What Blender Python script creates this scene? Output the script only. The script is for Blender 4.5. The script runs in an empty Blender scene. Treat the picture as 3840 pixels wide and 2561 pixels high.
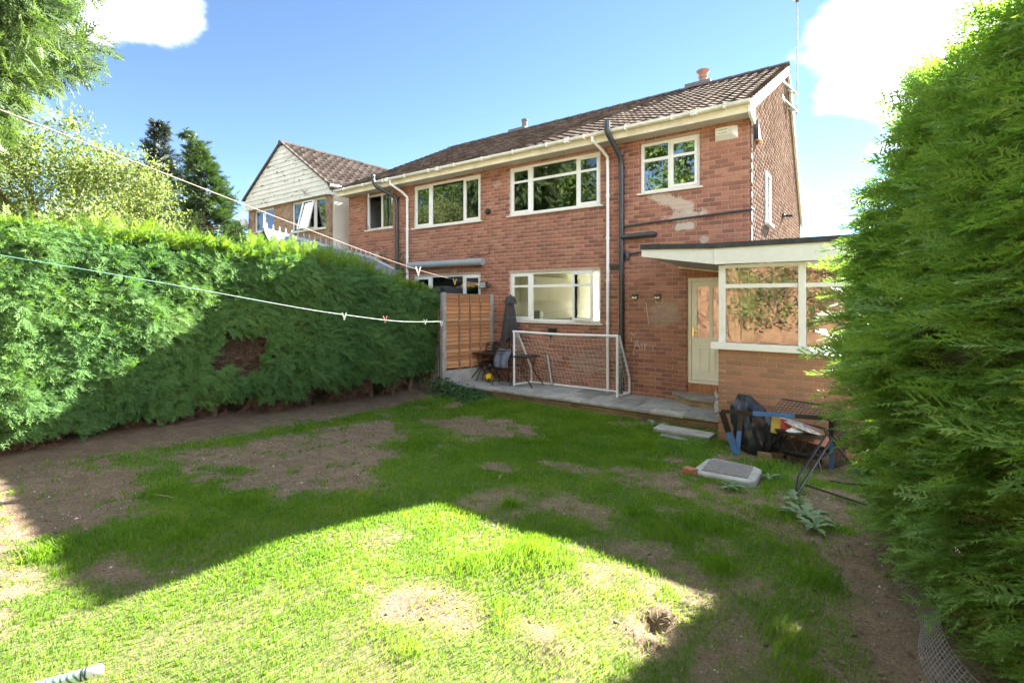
import bpy, bmesh, math, random
import numpy as np
from mathutils import Vector, Matrix, Euler
random.seed(7); RNG = np.random.default_rng(11)
R = math.radians
S = bpy.context.scene
COL = S.collection

# ------------------------------------------------------------------ camera, sky, sun, exposure
CAMZ = 2.0
cam = bpy.data.objects.new('camera', bpy.data.cameras.new('camera'))
COL.objects.link(cam)
cam.location = (0, 0, CAMZ)
cam.rotation_euler = (R(90), 0, R(36.283))
cam.data.sensor_width = 36
cam.data.lens = 1850 / 3840 * 36
cam.data.shift_y = -157.5 / 3840
cam.data.clip_start = 0.05
cam.data.clip_end = 3000
S.camera = cam

SUN_AZ, SUN_EL = 14.7, 32.0          # azimuth measured from +Y towards +X
world = bpy.data.worlds.new('World'); S.world = world; world.use_nodes = True
wn, wl = world.node_tree.nodes, world.node_tree.links
wn.clear()
w_out = wn.new('ShaderNodeOutputWorld'); w_bg = wn.new('ShaderNodeBackground')
sky = wn.new('ShaderNodeTexSky'); sky.sky_type = 'NISHITA'; sky.sun_disc = False
sky.sun_elevation = R(SUN_EL); sky.sun_rotation = R(SUN_AZ)
sky.altitude = 0; sky.air_density = 0.52; sky.dust_density = 0.0; sky.ozone_density = 4.0
w_bg.inputs['Strength'].default_value = 0.051
# cumulus noise; offset chosen so heavy unseen cover overhead adds fill, view mostly clear
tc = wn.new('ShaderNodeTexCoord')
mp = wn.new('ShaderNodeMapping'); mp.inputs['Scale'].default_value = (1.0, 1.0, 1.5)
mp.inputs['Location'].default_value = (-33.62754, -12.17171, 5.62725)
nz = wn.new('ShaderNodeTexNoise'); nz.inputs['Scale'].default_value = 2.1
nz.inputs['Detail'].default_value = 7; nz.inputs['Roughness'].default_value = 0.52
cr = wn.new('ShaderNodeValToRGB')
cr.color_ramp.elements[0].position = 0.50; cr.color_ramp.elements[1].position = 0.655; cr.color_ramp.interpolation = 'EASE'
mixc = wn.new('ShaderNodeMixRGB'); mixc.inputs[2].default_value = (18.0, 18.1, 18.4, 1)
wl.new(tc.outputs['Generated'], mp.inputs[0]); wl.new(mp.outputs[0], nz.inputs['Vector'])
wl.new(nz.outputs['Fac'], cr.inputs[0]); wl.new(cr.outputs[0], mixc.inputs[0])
air = wn.new('ShaderNodeMixRGB'); air.blend_type = 'MULTIPLY'; air.inputs[0].default_value = 1; air.inputs[2].default_value = (.92, .86, .74, 1)
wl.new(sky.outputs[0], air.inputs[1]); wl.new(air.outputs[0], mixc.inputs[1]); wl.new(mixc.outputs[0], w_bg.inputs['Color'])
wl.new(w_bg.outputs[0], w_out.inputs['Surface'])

sun_data = bpy.data.lights.new('sun', 'SUN'); sun_data.energy = 4.1; sun_data.angle = R(0.5)
sun_data.color = (1.0, 0.93, 0.82)
sun = bpy.data.objects.new('sun', sun_data); COL.objects.link(sun)
sd = Vector((math.sin(R(SUN_AZ)) * math.cos(R(SUN_EL)), math.cos(R(SUN_AZ)) * math.cos(R(SUN_EL)), math.sin(R(SUN_EL))))
sun.rotation_euler = sd.to_track_quat('Z', 'Y').to_euler()
sun.location = sd * 30

S.view_settings.view_transform = 'Standard'; S.view_settings.look = 'None'
S.view_settings.gamma = 1.0; S.view_settings.use_curve_mapping = False
S.view_settings.exposure = 3.45
S.render.engine = 'CYCLES'
S.cycles.use_denoising = True
S.cycles.max_bounces = 12; S.cycles.diffuse_bounces = 9; S.cycles.transparent_max_bounces = 12
S.cycles.sample_clamp_indirect = 8

# ------------------------------------------------------------------ helpers
def tag(o, label=None, cat=None, group=None, kind=None):
    if label: o['label'] = label
    if cat: o['category'] = cat
    if group: o['group'] = group
    if kind: o['kind'] = kind
    return o

def empty(name, loc=(0, 0, 0), label=None, cat=None, group=None):
    o = bpy.data.objects.new(name, None); o.empty_display_size = .1
    COL.objects.link(o); o.location = loc
    return tag(o, label, cat, group)

def link(name, me, parent=None, loc=None):
    o = bpy.data.objects.new(name, me); COL.objects.link(o)
    if parent is not None:
        o.parent = parent
        # geometry is given in world space: cancel the parents' offset
        p, off = parent, Vector()
        while p is not None:
            off += p.location; p = p.parent
        o.location = (Vector(loc) if loc is not None else Vector()) - off
    elif loc is not None:
        o.location = loc
    return o

def copy_tree(o, parent=None):
    c = o.copy(); COL.objects.link(c); c.parent = parent
    for ch in list(o.children):
        copy_tree(ch, c)
    return c

class MB:
    """collects polygons, all in world space, into one mesh"""
    def __init__(s): s.v = []; s.f = []; s.mi = []
    def poly(s, pts):
        n = len(s.v); s.v += [tuple(p) for p in pts]; s.f.append(tuple(range(n, n + len(pts)))); return s
    def box(s, x0, x1, y0, y1, z0, z1):
        n = len(s.v)
        s.v += [(x0, y0, z0), (x1, y0, z0), (x1, y1, z0), (x0, y1, z0), (x0, y0, z1), (x1, y0, z1), (x1, y1, z1), (x0, y1, z1)]
        s.f += [tuple(n + i for i in q) for q in ((0, 3, 2, 1), (4, 5, 6, 7), (0, 1, 5, 4), (1, 2, 6, 5), (2, 3, 7, 6), (3, 0, 4, 7))]
        return s
    def obox(s, c, ax, ay, az):
        """box from centre and three half-extent vectors"""
        c, ax, ay, az = map(Vector, (c, ax, ay, az)); n = len(s.v)
        for k in (-1, 1):
            for a, b in ((-1, -1), (1, -1), (1, 1), (-1, 1)):
                s.v.append(tuple(c + ax * a + ay * b + az * k))
        s.f += [tuple(n + i for i in q) for q in ((0, 3, 2, 1), (4, 5, 6, 7), (0, 1, 5, 4), (1, 2, 6, 5), (2, 3, 7, 6), (3, 0, 4, 7))]
        return s
    def bar(s, a, b, w, h, up=(0, 0, 1)):
        a, b = Vector(a), Vector(b); d = b - a
        side = d.cross(Vector(up)); side.normalize(); u = side.cross(d).normalized()
        return s.obox((a + b) / 2, d / 2, side * w / 2, u * h / 2)
    def prism(s, pts, z0, z1):
        n = len(s.v); k = len(pts)
        s.v += [(x, y, z0) for x, y in pts] + [(x, y, z1) for x, y in pts]
        s.f.append(tuple(range(n + k - 1, n - 1, -1))); s.f.append(tuple(range(n + k, n + 2 * k)))
        for i in range(k):
            j = (i + 1) % k; s.f.append((n + i, n + j, n + k + j, n + k + i))
        return s
    def extrude(s, pts, d):
        """closed 3D outline pushed along d"""
        d = Vector(d); k = len(pts); n = len(s.v)
        s.v += [tuple(p) for p in pts] + [tuple(Vector(p) + d) for p in pts]
        s.f.append(tuple(range(n + k - 1, n - 1, -1))); s.f.append(tuple(range(n + k, n + 2 * k)))
        for i in range(k):
            j = (i + 1) % k; s.f.append((n + i, n + j, n + k + j, n + k + i))
        return s
    def tube(s, pts, r, seg=8, caps=True):
        pts = [Vector(p) for p in pts]; m = len(pts)
        rr = r if isinstance(r, (list, tuple)) else [r] * m
        n = len(s.v); ref = None
        for i, p in enumerate(pts):
            d = (pts[min(i + 1, m - 1)] - pts[max(i - 1, 0)]).normalized()
            if ref is None:
                ref = Vector((0, 0, 1)) if abs(d.z) < .9 else Vector((1, 0, 0))
            a = d.cross(ref)
            if a.length < 1e-4: a = d.cross(Vector((0, 1, 0)))
            a.normalize(); b = d.cross(a); ref = a.cross(d)
            for k in range(seg):
                t = 2 * math.pi * k / seg
                s.v.append(tuple(p + (a * math.cos(t) + b * math.sin(t)) * rr[i]))
        for i in range(m - 1):
            for k in range(seg):
                k2 = (k + 1) % seg
                s.f.append((n + i * seg + k, n + i * seg + k2, n + (i + 1) * seg + k2, n + (i + 1) * seg + k))
        if caps:
            s.f.append(tuple(n + k for k in range(seg - 1, -1, -1)))
            s.f.append(tuple(n + (m - 1) * seg + k for k in range(seg)))
        return s
    def lathe(s, c, prof, seg=16, axis='Z'):
        """profile (r, h) turned about an axis through c"""
        n = len(s.v); m = len(prof)
        for r, h in prof:
            for k in range(seg):
                t = 2 * math.pi * k / seg; p = (r * math.cos(t), r * math.sin(t))
                q = {'Z': (p[0], p[1], h), 'Y': (p[0], h, p[1]), 'X': (h, p[0], p[1])}[axis]
                s.v.append((c[0] + q[0], c[1] + q[1], c[2] + q[2]))
        for i in range(m - 1):
            for k in range(seg):
                k2 = (k + 1) % seg
                s.f.append((n + i * seg + k, n + i * seg + k2, n + (i + 1) * seg + k2, n + (i + 1) * seg + k))
        s.f.append(tuple(n + k for k in range(seg - 1, -1, -1)))
        s.f.append(tuple(n + (m - 1) * seg + k for k in range(seg)))
        return s
    def mesh(s, name, mat, smooth=False):
        me = bpy.data.meshes.new(name); me.from_pydata(s.v, [], s.f); me.update()
        bm = bmesh.new(); bm.from_mesh(me); bmesh.ops.recalc_face_normals(bm, faces=bm.faces); bm.to_mesh(me); bm.free()
        if mat: me.materials.append(mat)
        if smooth:
            me.polygons.foreach_set('use_smooth', [True] * len(me.polygons))
            try: me.set_sharp_from_angle(angle=R(40))
            except Exception: pass
        return me
    def build(s, name, mat, parent=None, smooth=False, bevel=0):
        o = link(name, s.mesh(name, mat, smooth), parent)
        if bevel:
            m = o.modifiers.new('bevel', 'BEVEL'); m.width = bevel; m.segments = 2; m.limit_method = 'ANGLE'
        return o

def np_mesh(name, verts, faces, mat, smooth=False):
    verts = np.ascontiguousarray(verts, dtype=np.float32); faces = np.ascontiguousarray(faces, dtype=np.int32)
    k = faces.shape[1]; me = bpy.data.meshes.new(name)
    me.vertices.add(len(verts)); me.vertices.foreach_set('co', verts.ravel())
    me.loops.add(faces.size); me.loops.foreach_set('vertex_index', faces.ravel())
    me.polygons.add(len(faces)); me.polygons.foreach_set('loop_start', np.arange(0, faces.size, k, dtype=np.int32))
    me.polygons.foreach_set('loop_total', np.full(len(faces), k, dtype=np.int32))
    if smooth: me.polygons.foreach_set('use_smooth', np.ones(len(faces), dtype=bool))
    me.update(calc_edges=True)
    if mat: me.materials.append(mat)
    return me

# value noise on numpy arrays
_tab = np.random.default_rng(3).random((256, 256))
def vnoise(x, y):
    x = np.asarray(x, float); y = np.asarray(y, float)
    xi = np.floor(x).astype(int); yi = np.floor(y).astype(int); fx = x - xi; fy = y - yi
    fx = fx * fx * (3 - 2 * fx); fy = fy * fy * (3 - 2 * fy)
    g = lambda a, b: _tab[a & 255, b & 255]
    return (g(xi, yi) * (1 - fx) + g(xi + 1, yi) * fx) * (1 - fy) + (g(xi, yi + 1) * (1 - fx) + g(xi + 1, yi + 1) * fx) * fy
def fbm(x, y, o=4):
    t = 0; a = .5; n = 0
    for i in range(o):
        t = t + a * vnoise(np.asarray(x) * 2 ** i + 17.3 * i, np.asarray(y) * 2 ** i + 9.1 * i); n += a; a *= .5
    return t / n

# ------------------------------------------------------------------ materials
class NT:
    def __init__(s, name):
        s.m = bpy.data.materials.new(name); s.m.use_nodes = True
        s.n = s.m.node_tree.nodes; s.l = s.m.node_tree.links; s.n.clear()
        s.out = s.n.new('ShaderNodeOutputMaterial')
    def new(s, t, **kw):
        n = s.n.new(t)
        for k, v in kw.items():
            if k in n.inputs.keys(): n.inputs[k].default_value = v
            else: setattr(n, k, v)
        return n
    def noise(s, scale, detail=4, rough=.55, coord='Object', vscale=None):
        t = s.new('ShaderNodeTexCoord') if coord != 'World' else s.new('ShaderNodeNewGeometry')
        src = t.outputs[coord] if coord != 'World' else t.outputs['Position']
        if vscale:
            mp = s.new('ShaderNodeMapping'); mp.inputs['Scale'].default_value = vscale
            s.l.new(src, mp.inputs[0]); src = mp.outputs[0]
        n = s.new('ShaderNodeTexNoise', Scale=scale, Detail=detail, Roughness=rough)
        s.l.new(src, n.inputs['Vector']); return n.outputs['Fac']
    def ramp(s, fac, stops):
        r = s.new('ShaderNodeValToRGB'); e = r.color_ramp.elements
        while len(e) < len(stops): e.new(.5)
        for i, (p, c) in enumerate(stops):
            e[i].position = p; e[i].color = (*c, 1) if len(c) == 3 else c
        s.l.new(fac, r.inputs[0]); return r.outputs[0]
    def mix(s, fac, a, b, mode='MIX'):
        m = s.new('ShaderNodeMixRGB'); m.blend_type = mode
        for i, q in ((0, fac), (1, a), (2, b)):
            if isinstance(q, (int, float)): m.inputs[i].default_value = q
            elif isinstance(q, tuple): m.inputs[i].default_value = (*q, 1) if len(q) == 3 else q
            else: s.l.new(q, m.inputs[i])
        return m.outputs[0]
    def math(s, op, a, b=None, c=None):
        m = s.new('ShaderNodeMath'); m.operation = op
        for i, q in enumerate((a, b, c)):
            if q is None: continue
            if isinstance(q, (int, float)): m.inputs[i].default_value = q
            else: s.l.new(q, m.inputs[i])
        return m.outputs[0]
    def bump(s, h, strength=.3, dist=.01):
        b = s.new('ShaderNodeBump', Strength=strength, Distance=dist); s.l.new(h, b.inputs['Height']); return b.outputs[0]
    def principled(s, col, rough=.6, metal=0, normal=None, spec=.5, **kw):
        p = s.new('ShaderNodeBsdfPrincipled')
        for k, q in (('Base Color', col), ('Roughness', rough), ('Metallic', metal), ('Specular IOR Level', spec)):
            if isinstance(q, (int, float)): p.inputs[k].default_value = q
            elif isinstance(q, tuple): p.inputs[k].default_value = (*q, 1)
            else: s.l.new(q, p.inputs[k])
        if normal: s.l.new(normal, p.inputs['Normal'])
        for k, v in kw.items(): p.inputs[k].default_value = v
        return p.outputs[0]
    def done(s, sh): s.l.new(sh, s.out.inputs['Surface']); return s.m

def plain(name, c, rough=.55, metal=0, var=.18, scale=9, spec=.5, bump=0, dirt=None, coord='Object'):
    t = NT(name); n = t.noise(scale, 5, coord=coord)
    lo = tuple(x * (1 - var) for x in c); hi = tuple(min(1, x * (1 + var * .6)) for x in c)
    col = t.ramp(n, [(.3, lo), (.7, hi)])
    if dirt:
        d = t.noise(scale * .35, 7, .7, coord=coord); fac = t.ramp(d, [(.52, (0, 0, 0)), (.72, (1, 1, 1))])
        col = t.mix(t.math('MULTIPLY', fac, dirt[1]), col, dirt[0])
    nm = t.bump(t.noise(scale * 6, 4, coord=coord), bump, .004) if bump else None
    return t.done(t.principled(col, rough, metal, nm, spec))

def rnd_piece(t):
    """one random value per piece: works for loose objects and for pieces joined in one mesh"""
    a = t.new('ShaderNodeObjectInfo').outputs['Random']; b = t.new('ShaderNodeNewGeometry').outputs['Random Per Island']
    return t.math('FRACT', t.math('ADD', a, b))

def brick_mat(name, stops, stains=(), spec=.25):
    t = NT(name); r = rnd_piece(t)
    pat = t.noise(.55, 3, .5, coord='World')                     # patches of the wall that were laid from other batches
    r2 = t.math('ADD', t.math('MULTIPLY', r, .62), t.math('SUBTRACT', t.math('MULTIPLY', pat, .7), .14))
    col = t.ramp(r2, stops)
    fine = t.ramp(t.noise(38, 5, .65, coord='World'), [(.25, (.72, .72, .72)), (.75, (1.15, 1.12, 1.1))])
    col = t.mix(1.0, col, fine, 'MULTIPLY')
    if stains: col = add_stains(t, col, stains)
    nm = t.bump(t.noise(90, 5, .7, coord='World'), .5, .004)
    return t.done(t.principled(col, .9, 0, nm, spec))

def add_stains(t, col, stains):
    """limewash and plaster spills with a shape of their own: (x, z, rx, rz, tilt, colour, strength)"""
    g = t.new('ShaderNodeNewGeometry'); sp = t.new('ShaderNodeSeparateXYZ'); t.l.new(g.outputs['Position'], sp.inputs[0])
    nz = t.noise(7, 6, .7, coord='World')
    for (x, z, rx, rz, tilt, c, st) in stains:
        dx = t.math('SUBTRACT', sp.outputs['X'], x); dz = t.math('SUBTRACT', sp.outputs['Z'], z)
        ca, sa = math.cos(tilt), math.sin(tilt)
        a = t.math('DIVIDE', t.math('ADD', t.math('MULTIPLY', dx, ca), t.math('MULTIPLY', dz, sa)), rx)
        b = t.math('DIVIDE', t.math('SUBTRACT', t.math('MULTIPLY', dz, ca), t.math('MULTIPLY', dx, sa)), rz)
        d = t.math('SQRT', t.math('ADD', t.math('MULTIPLY', a, a), t.math('MULTIPLY', b, b)))
        d = t.math('ADD', d, t.math('MULTIPLY', t.math('SUBTRACT', nz, .5), 2.2))
        f = t.ramp(d, [(.70, (1, 1, 1)), (1.0, (0, 0, 0))])
        col = t.mix(t.math('MULTIPLY', f, st), col, c)
    return col

def leaf_mat(name, stops, trans=.4, rough=.55, patch=None, spec=.35, tint=None):
    t = NT(name); r = t.new('ShaderNodeNewGeometry').outputs['Random Per Island']
    if patch:
        p = t.noise(patch, 3, .6, coord='World'); r = t.math('ADD', t.math('MULTIPLY', r, .55), t.math('SUBTRACT', t.math('MULTIPLY', p, 1.0), .27))
    col = t.ramp(r, stops)
    a = t.principled(col, rough, 0, None, spec)
    tr = t.new('ShaderNodeBsdfTranslucent')
    t.l.new(t.mix(1.0, col, tint or (1.25, 1.35, .55), 'MULTIPLY'), tr.inputs['Color'])
    m = t.new('ShaderNodeMixShader'); m.inputs[0].default_value = trans
    t.l.new(a, m.inputs[1]); t.l.new(tr.outputs[0], m.inputs[2]); return t.done(m.outputs[0])

def glass_mat(name, tint=(.93, .96, .95), ior=2.2, rough=.0):
    """window pane: clear with a Fresnel mirror of what stands opposite"""
    t = NT(name); fr = t.new('ShaderNodeFresnel', IOR=ior)
    gl = t.new('ShaderNodeBsdfGlossy', Color=(1, 1, 1, 1), Roughness=rough); tr = t.new('ShaderNodeBsdfTransparent', Color=(*tint, 1))
    nb = t.bump(t.noise(1.7, 2, coord='World'), .05, .02); t.l.new(nb, gl.inputs['Normal'])
    m = t.new('ShaderNodeMixShader'); t.l.new(fr.outputs[0], m.inputs[0])
    t.l.new(tr.outputs[0], m.inputs[1]); t.l.new(gl.outputs[0], m.inputs[2]); return t.done(m.outputs[0])

M = {}
RED = [(0.0, (.17, .088, .076)), (.22, (.25, .115, .09)), (.45, (.33, .148, .108)), (.7, (.395, .18, .128)), (.9, (.45, .225, .16)), (1.0, (.50, .32, .25))]
LIME = (.62, .57, .5)
STAINS = [(-3.15, 3.90, .62, .14, -.42, LIME, .62), (-3.0, 3.60, .42, .11, .05, LIME, .6), (-2.95, 3.42, .24, .10, .0, LIME, .75),
          (-3.35, 1.70, .34, .28, .2, (.42, .34, .28), .55), (-2.6, 3.12, .12, .09, .0, LIME, .6), (-5.0, .62, .5, .3, .1, (.42, .34, .27), .35),
          (-12.2, 3.33, .13, .12, 0, (.5, .42, .36), .8), (-7.55, 4.85, .16, .1, 0, (.46, .34, .28), .6)]
M['brick'] = brick_mat('red_brick', RED, STAINS)
M['mortar'] = NT('mortar'); _t = M['mortar']
_c = _t.ramp(_t.noise(14, 6, .7, coord='World'), [(.25, (.37, .28, .225)), (.8, (.52, .42, .35))])
M['mortar'] = _t.done(_t.principled(add_stains(_t, _c, STAINS[:3]), .95, 0, _t.bump(_t.noise(120, 4, coord='World'), .4, .003), .2))
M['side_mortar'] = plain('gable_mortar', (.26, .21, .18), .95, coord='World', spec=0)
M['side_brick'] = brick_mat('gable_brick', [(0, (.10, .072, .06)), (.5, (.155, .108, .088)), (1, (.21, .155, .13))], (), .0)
M['ext_brick'] = brick_mat('buff_red_brick', [(0, (.22, .13, .095)), (.2, (.32, .185, .13)), (.6, (.42, .215, .15)), (.85, (.46, .235, .16)), (1, (.50, .31, .225))])
M['nb_brick'] = brick_mat('dun_brick', [(0, (.20, .13, .10)), (.5, (.34, .23, .175)), (1, (.46, .33, .26))])
M['nb_mortar'] = plain('dun_mortar', (.36, .29, .24), .95, coord='World')
M['ext_mortar'] = plain('pale_mortar', (.38, .28, .2), .95, coord='World')
M['riser_brick'] = brick_mat('patio_edge_brick', [(0, (.13, .10, .07)), (.5, (.24, .17, .11)), (1, (.33, .23, .14))])
M['tile'] = NT('concrete_roof_tile'); _t = M['tile']
_c = _t.ramp(rnd_piece(_t), [(0, (.065, .048, .040)), (.5, (.105, .077, .062)), (.8, (.14, .104, .084)), (1, (.175, .138, .11))])
_c = _t.mix(1.0, _c, _t.ramp(_t.noise(26, 6, .7, coord='World'), [(.3, (.55, .55, .55)), (.7, (1.25, 1.22, 1.15))]), 'MULTIPLY')
_c = _t.mix(_t.ramp(_t.noise(1.3, 6, .75, coord='World'), [(.52, (0, 0, 0)), (.75, (.6, .6, .6))]), _c, (.06, .052, .045))
M['tile'] = _t.done(_t.principled(_c, .85, 0, _t.bump(_t.noise(70, 4, .7, coord='World'), .5, .006), .04))
M['ridge'] = plain('ridge_tile_grey', (.095, .085, .085), .9, var=.35, scale=6, bump=.3)
M['nb_tile'] = NT('neighbour_tile'); _t = M['nb_tile']
_c = _t.ramp(rnd_piece(_t), [(0, (.045, .036, .032)), (1, (.095, .076, .066))])
M['nb_tile'] = _t.done(_t.principled(_c, .9, 0, None, .05))
M['pvc'] = plain('white_upvc', (.84, .855, .87), .3, var=.04, scale=3, dirt=((.68, .67, .63), .2))
M['sill'] = plain('white_sill', (.74, .74, .71), .45, var=.1, scale=5, dirt=((.4, .38, .32), .4))
M['fascia'] = plain('cream_fascia', (.76, .71, .56), .5, var=.15, scale=3, dirt=((.36, .31, .2), .6), coord='World')
M['gutter'] = plain('white_gutter', (.78, .79, .74), .4, var=.15, scale=4, dirt=((.38, .39, .3), .55), coord='World')
M['soffit'] = plain('soffit_board', (.55, .52, .47), .6, var=.12, scale=5, dirt=((.3, .28, .24), .4))
M['barge'] = plain('white_bargeboard', (.75, .75, .74), .4, var=.04)
M['black_pipe'] = plain('black_soil_pipe', (.045, .052, .066), .3, var=.3, scale=14)
M['black'] = plain('black_powder_coat', (.018, .018, .02), .4, var=.3)
M['black_plastic'] = plain('black_plastic', (.028, .028, .03), .35, var=.3)
M['glass'] = glass_mat('window_glass')
M['glass1'] = glass_mat('single_glass', ior=1.85)
M['glass2'] = glass_mat('kitchen_glass', ior=1.5)
M['room'] = plain('room_paint', (.70, .68, .60), .9, var=.12, scale=1.2)
M['room_dark'] = plain('room_dark', (.30, .31, .30), .9)
M['curtain'] = plain('cream_blind', (.50, .50, .33), .85, var=.15, scale=2)
M['net_curtain'] = plain('net_curtain', (.55, .58, .52), .9, var=.2, scale=2)
M['cream_door'] = plain('cream_upvc', (.80, .79, .69), .35, var=.06, scale=3)
M['brass'] = plain('brass', (.75, .55, .2), .3, metal=1)
M['orange_tile'] = plain('quarry_tile', (.38, .17, .085), .7, var=.3, scale=8)
M['felt'] = plain('roof_felt', (.05, .052, .058), .9, var=.35, scale=8, bump=.3)
M['white_fascia'] = plain('white_fascia', (.74, .76, .78), .4, var=.05, dirt=((.6, .58, .52), .3))
M['post'] = plain('white_post', (.80, .81, .84), .4, var=.05, dirt=((.55, .55, .5), .2))
M['slab'] = NT('paving_slab'); _t = M['slab']
_c = _t.ramp(rnd_piece(_t), [(0, (.27, .275, .27)), (.5, (.36, .365, .36)), (1, (.45, .45, .44))])
_c = _t.mix(1.0, _c, _t.ramp(_t.noise(6, 7, .7, coord='World'), [(.3, (.6, .6, .58)), (.7, (1.15, 1.15, 1.12))]), 'MULTIPLY')
M['slab'] = _t.done(_t.principled(_c, .85, 0, _t.bump(_t.noise(60, 5, coord='World'), .4, .004), .3))
M['stone'] = plain('worn_stone', (.27, .25, .22), .85, var=.35, scale=7, bump=.4, dirt=((.12, .11, .08), .6))
M['fence'] = NT('fence_wood'); _t = M['fence']
_r = rnd_piece(_t)
_c = _t.ramp(_t.math('ADD', _t.math('MULTIPLY', _r, .6), _t.math('MULTIPLY', _t.noise(3, 6, .7, vscale=(1, 1, 9)), .5)), [(.15, (.30, .145, .07)), (.5, (.50, .24, .11)), (.85, (.58, .33, .17))])
_c = _t.mix(_t.ramp(_t.noise(1.3, 4, coord='World'), [(.5, (0, 0, 0)), (.8, (.5, .5, .5))]), _c, (.34, .22, .14))
M['fence'] = _t.done(_t.principled(_c, .8, 0, _t.bump(_t.noise(9, 6, .7, vscale=(1, 1, 25)), .4, .004), .3))
M['batten'] = plain('fence_batten', (.33, .19, .11), .8, var=.3, scale=10)
M['concrete'] = plain('concrete', (.36, .36, .36), .9, var=.25, scale=6, bump=.4, dirt=((.2, .2, .18), .5))
M['metal_grey'] = plain('galvanised', (.42, .43, .44), .45, metal=.8, var=.2)
M['soil_wood'] = plain('dead_wood', (.20, .13, .085), .95, var=.4, scale=20)
M['weatherboard'] = NT('peeling_weatherboard'); _t = M['weatherboard']
_c = _t.ramp(_t.noise(2.2, 4, coord='World'), [(.3, (.66, .66, .65)), (.7, (.80, .80, .79))])
_p = _t.ramp(_t.noise(5.5, 8, .72, coord='World', vscale=(.55, 1, 1.6)), [(.57, (0, 0, 0)), (.62, (1, 1, 1))])
_c = _t.mix(_p, _c, (.20, .17, .14)); M['weatherboard'] = _t.done(_t.principled(_c, .75, 0, None, .3))
M['awning'] = plain('awning_cover', (.34, .37, .41), .55, var=.12, scale=3)
M['cons'] = plain('grey_conservatory', (.42, .46, .52), .45, var=.1)
M['poly'] = plain('polycarbonate', (.20, .23, .28), .3, var=.15)
M['terracotta'] = plain('terracotta', (.36, .19, .145), .8, var=.2)
M['pot_grey'] = plain('grey_pot', (.16, .15, .15), .8)
M['goal'] = plain('white_goal_tube', (.80, .81, .86), .35, var=.06)
M['net'] = plain('goal_net', (.75, .72, .68), .7)
M['parasol'] = plain('charcoal_canopy', (.055, .052, .058), .85, var=.25, scale=8, coord='World')
M['blanket'] = plain('grey_blue_blanket', (.15, .17, .24), .95, var=.3, scale=14, bump=.4)
M['sack'] = plain('black_bin_bag', (.022, .026, .045), .36, var=.4, scale=7, bump=.3)
M['blue'] = plain('blue_sleeve', (.06, .17, .45), .5, var=.2)
M['chalk'] = plain('chalk', (.60, .52, .46), .95, var=.2)
M['straw'] = leaf_mat('straw', [(0, (.26, .19, .10)), (1, (.42, .34, .20))], .2)
# ------------------------------------------------------------------ the ground
SOIL = [  # outlines of bare earth on the lawn
 [(-8.48, 1.14), (-8.44, 1.6), (-7.57, 1.91), (-6.58, 1.97), (-5.8, 1.77), (-5.22, 1.53), (-5.31, 1.31), (-5.26, .97), (-4.95, .8), (-4.5, .85), (-4.0, .55), (-4.2, -.3), (-7.5, -2.0), (-9, -1)],
 [(-7.07, 2.34), (-7.09, 3.33), (-6.93, 4.6), (-6.76, 5.68), (-5.6, 5.04), (-4.83, 4.2), (-4.65, 3.65), (-4.12, 3.35), (-4.24, 2.91), (-4.74, 2.56), (-5.18, 2.35), (-5.71, 2.24)],
 [(-6.44, 5.99), (-6.04, 6.92), (-5.05, 7.06), (-4.2, 6.72), (-4.36, 6.0), (-5.03, 5.57), (-5.62, 5.61)],
 [(-4.72, .97), (-4.41, 1.35), (-3.97, 1.45), (-3.74, 1.31), (-3.83, .99), (-4.29, .94)],
 [(-2.66, 2.12), (-2.54, 2.36), (-2.23, 2.43), (-1.93, 2.42), (-1.98, 2.27), (-2.11, 2.1), (-2.32, 2.05), (-2.49, 2.03)],
 [(-1.67, 2.43), (-1.52, 2.53), (-1.41, 2.32), (-1.48, 2.21)],
 [(-1.65, 3.37), (-1.34, 3.45), (-1.22, 3.29), (-1.43, 3.19)],
 [(-1.28, 2.79), (-1.18, 3.07), (-.95, 3.1), (-.9, 2.94), (-1.02, 2.74), (-1.17, 2.66)],
 [(-2.42, 6.08), (-1.99, 6.46), (-1.56, 5.54), (-.93, 5.9), (-.94, 5.42), (-1.58, 5.02), (-2.0, 5.16)],
 [(-1.25, 5.01), (-.87, 5.48), (-.67, 6.12), (-.22, 6.69), (.3, 6.2), (-.09, 5.84), (-.3, 4.74), (-.76, 4.79)],
 [(-.44, 4.93), (-.06, 5.61), (1.2, 5.6), (1.2, 2.0), (-.05, 2.2), (-.19, 2.96), (-.17, 3.78), (-.34, 4.35)],
 [(-.79, 3.28), (-.62, 3.74), (-.53, 3.37), (-.54, 2.68), (-.62, 2.3), (-.8, 2.4)],
 [(-11, .57), (-8.2, .9), (-7.41, 1.83), (-7.37, 3.98), (-7.74, 6.84), (-8.54, 8.66), (-11, 9)],
 [(-1.75, 6.75), (-1.75, 7.9), (1, 7.9), (1, 6.4), (-.3, 6.75)],
]
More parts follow.
